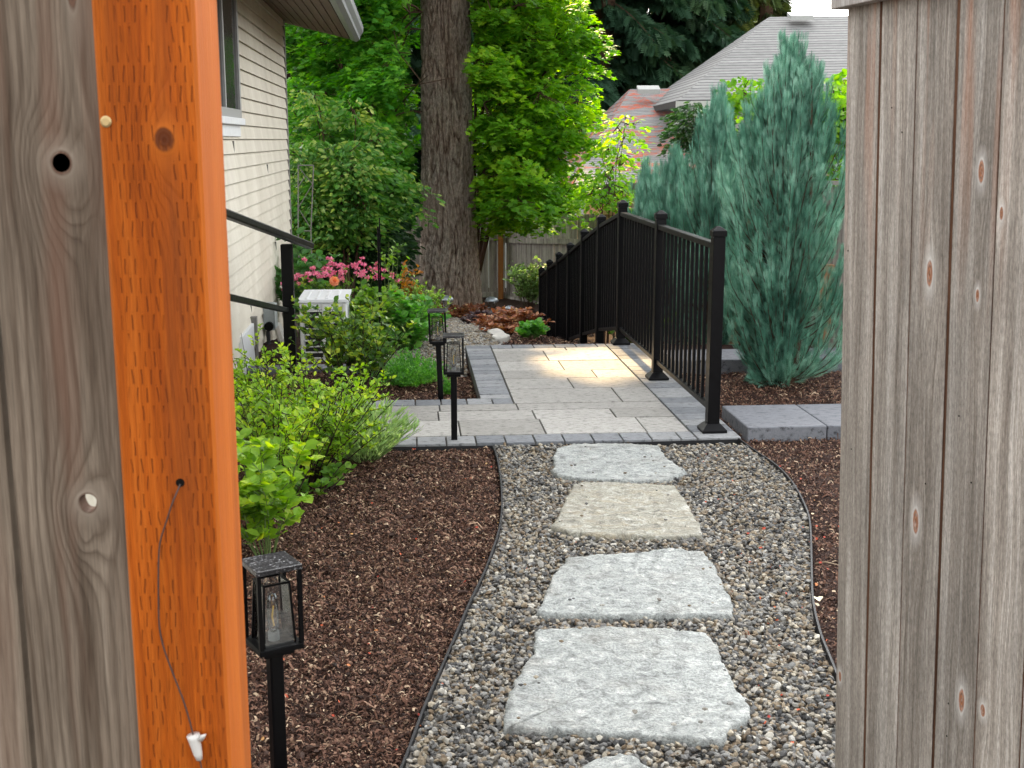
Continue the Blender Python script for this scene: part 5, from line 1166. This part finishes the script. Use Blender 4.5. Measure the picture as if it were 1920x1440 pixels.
def region(poly, Yr, n, rr, seed, zmax_extra=0):
    """fills the part of the volume the tree takes up with clump centres"""
    rg = np.random.default_rng(seed); out = []; xs_ = [p[0] for p in poly]; ys_ = [p[1] for p in poly]
    while len(out) < n:
        px, py = rg.uniform(min(xs_), max(xs_)), rg.uniform(min(ys_), max(ys_))
        if not pt_in_poly(np.array([px]), np.array([py]), poly)[0]: continue
        Y = rg.uniform(*Yr); c = D(px, py, Y); s = rg.uniform(.75, 1.25); out.append(((c.x, c.y, c.z), (rr[0]*s, rr[1]*s, rr[2]*s)))
    return out
bl = GT(700, 590); 
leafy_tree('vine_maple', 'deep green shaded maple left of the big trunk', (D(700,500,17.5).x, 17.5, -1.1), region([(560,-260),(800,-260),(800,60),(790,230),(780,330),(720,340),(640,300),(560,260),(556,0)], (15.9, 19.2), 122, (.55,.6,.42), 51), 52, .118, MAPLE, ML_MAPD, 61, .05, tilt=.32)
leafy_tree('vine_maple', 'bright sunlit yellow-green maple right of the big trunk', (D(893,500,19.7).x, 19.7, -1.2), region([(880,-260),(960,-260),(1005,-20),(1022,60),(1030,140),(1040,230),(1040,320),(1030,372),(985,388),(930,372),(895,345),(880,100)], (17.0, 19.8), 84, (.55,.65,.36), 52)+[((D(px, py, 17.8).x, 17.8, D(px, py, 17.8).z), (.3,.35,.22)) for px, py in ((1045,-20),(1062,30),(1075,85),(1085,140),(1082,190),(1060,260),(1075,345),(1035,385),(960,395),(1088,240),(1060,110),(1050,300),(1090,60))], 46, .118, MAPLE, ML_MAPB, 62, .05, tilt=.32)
leafy_tree('mock_orange', 'pale-tipped dense shrub in front of the shaded maple by the house corner', (D(640,500,15.2).x, 15.2, -.75), region([(560,255),(610,235),(650,290),(700,300),(735,345),(790,375),(785,398),(700,425),(600,430),(560,410)], (14.4, 15.9), 40, (.36,.4,.22), 53)+[((D(px, py, 15).x, 15, D(px, py, 15).z), (.2,.2,.14)) for px, py in ((600,215),(660,205),(585,180),(745,320),(700,262))], 50, .085, OVAL, ML_SHRUB, 63, .03, cat='shrub', tilt=.8)
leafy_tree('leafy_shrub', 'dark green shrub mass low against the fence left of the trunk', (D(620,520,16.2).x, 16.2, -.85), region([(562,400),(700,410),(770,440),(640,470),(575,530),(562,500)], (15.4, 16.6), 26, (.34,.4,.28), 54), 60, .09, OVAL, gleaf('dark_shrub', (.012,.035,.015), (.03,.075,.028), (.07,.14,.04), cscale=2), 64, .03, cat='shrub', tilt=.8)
leafy_tree('shade_bush', 'added nearly black glossy bush standing in for the deep shade between house corner and trunk', (D(700,520,18.6).x, 17.6, -1.15), region([(560,380),(790,380),(795,430),(760,480),(700,530),(600,540),(562,500)], (16.8, 18.0), 40, (.4,.45,.3), 59), 60, .10, OVAL, bpy.data.materials['dark_shrub'], 69, .03, cat='shrub', tilt=.8)  # bush added here; its near-black leaf colour stands in for deep shade
leafy_tree('leafy_shrub', 'dark shrub in the shade under the upper roof eave', (D(1330,500,21).x, 21, -1.3), region([(1285,215),(1420,200),(1420,330),(1285,330)], (20.5, 21.5), 16, (.35,.35,.3), 60), 50, .10, OVAL, bpy.data.materials['dark_shrub'], 70, .03, cat='shrub', tilt=.8)
leafy_tree('sapling', 'slender pale green sapling in front of the needle-strewn roof', (D(1140,500,15).x, 15, -1.0), region([(1105,380),(1120,290),(1150,240),(1190,195),(1205,195),(1195,250),(1170,330),(1170,400),(1120,420)], (14.6, 15.4), 22, (.13,.13,.12), 55), 15, .085, OVAL, ML_MAPB, 65, .018, tilt=.7)
leafy_tree('leafy_shrub', 'yellow-green shrub between the largest juniper and the gate edge', (D(1570,500,12.5).x, 12.5, -.7), region([(1540,150),(1600,150),(1610,330),(1560,330),(1545,210)], (12.1, 13.0), 13, (.22,.25,.2), 56), 40, .08, ROUND, ML_MAPB, 66, .02, cat='shrub', tilt=.7)
leafy_tree('leafy_shrub', 'yellow-green tuft over the upper roof eave between two junipers', (D(1395,500,14).x, 14, -1), region([(1370,165),(1420,165),(1425,210),(1375,215)], (13.7, 14.3), 5, (.16,.2,.13), 57), 40, .08, ROUND, ML_MAPB, 67, .02, cat='shrub', tilt=.7)
leafy_tree('leafy_shrub', 'bright yellow-green tuft showing over the old fence right of the trunk', (D(935,500,22.3).x, 22.3, -1.3), region([(915,396),(950,396),(950,402),(915,402)], (22.1, 22.5), 3, (.16,.16,.06), 58), 50, .09, LANCE, ML_MAPB, 68, .02, cat='shrub', tilt=.7)

# far belt of woodland beyond the conifers, so no bare horizon shows
rgf = np.random.default_rng(77); NB = 16000
x = rgf.uniform(-40, 45, NB); y = rgf.uniform(52, 60, NB); z = -1.5+rgf.random(NB)**.8*(7.2+2.0*np.sin(x*.25)+1.5*np.sin(x*.7+1)-np.clip((x-8)/4, 0, 3.2)*1.2)
stamps('distant_woodland', np.stack([x, y, z], -1), rgf.normal(0, 1, (NB, 3))+np.array([0, 0, -.4]), rgf.normal(0, 1, (NB, 3)), rgf.uniform(.7, 1.5, NB), SPRIG_D, ML_FIR2, kind='stuff', label='distant dark woodland beyond the neighbouring house', category='woodland')
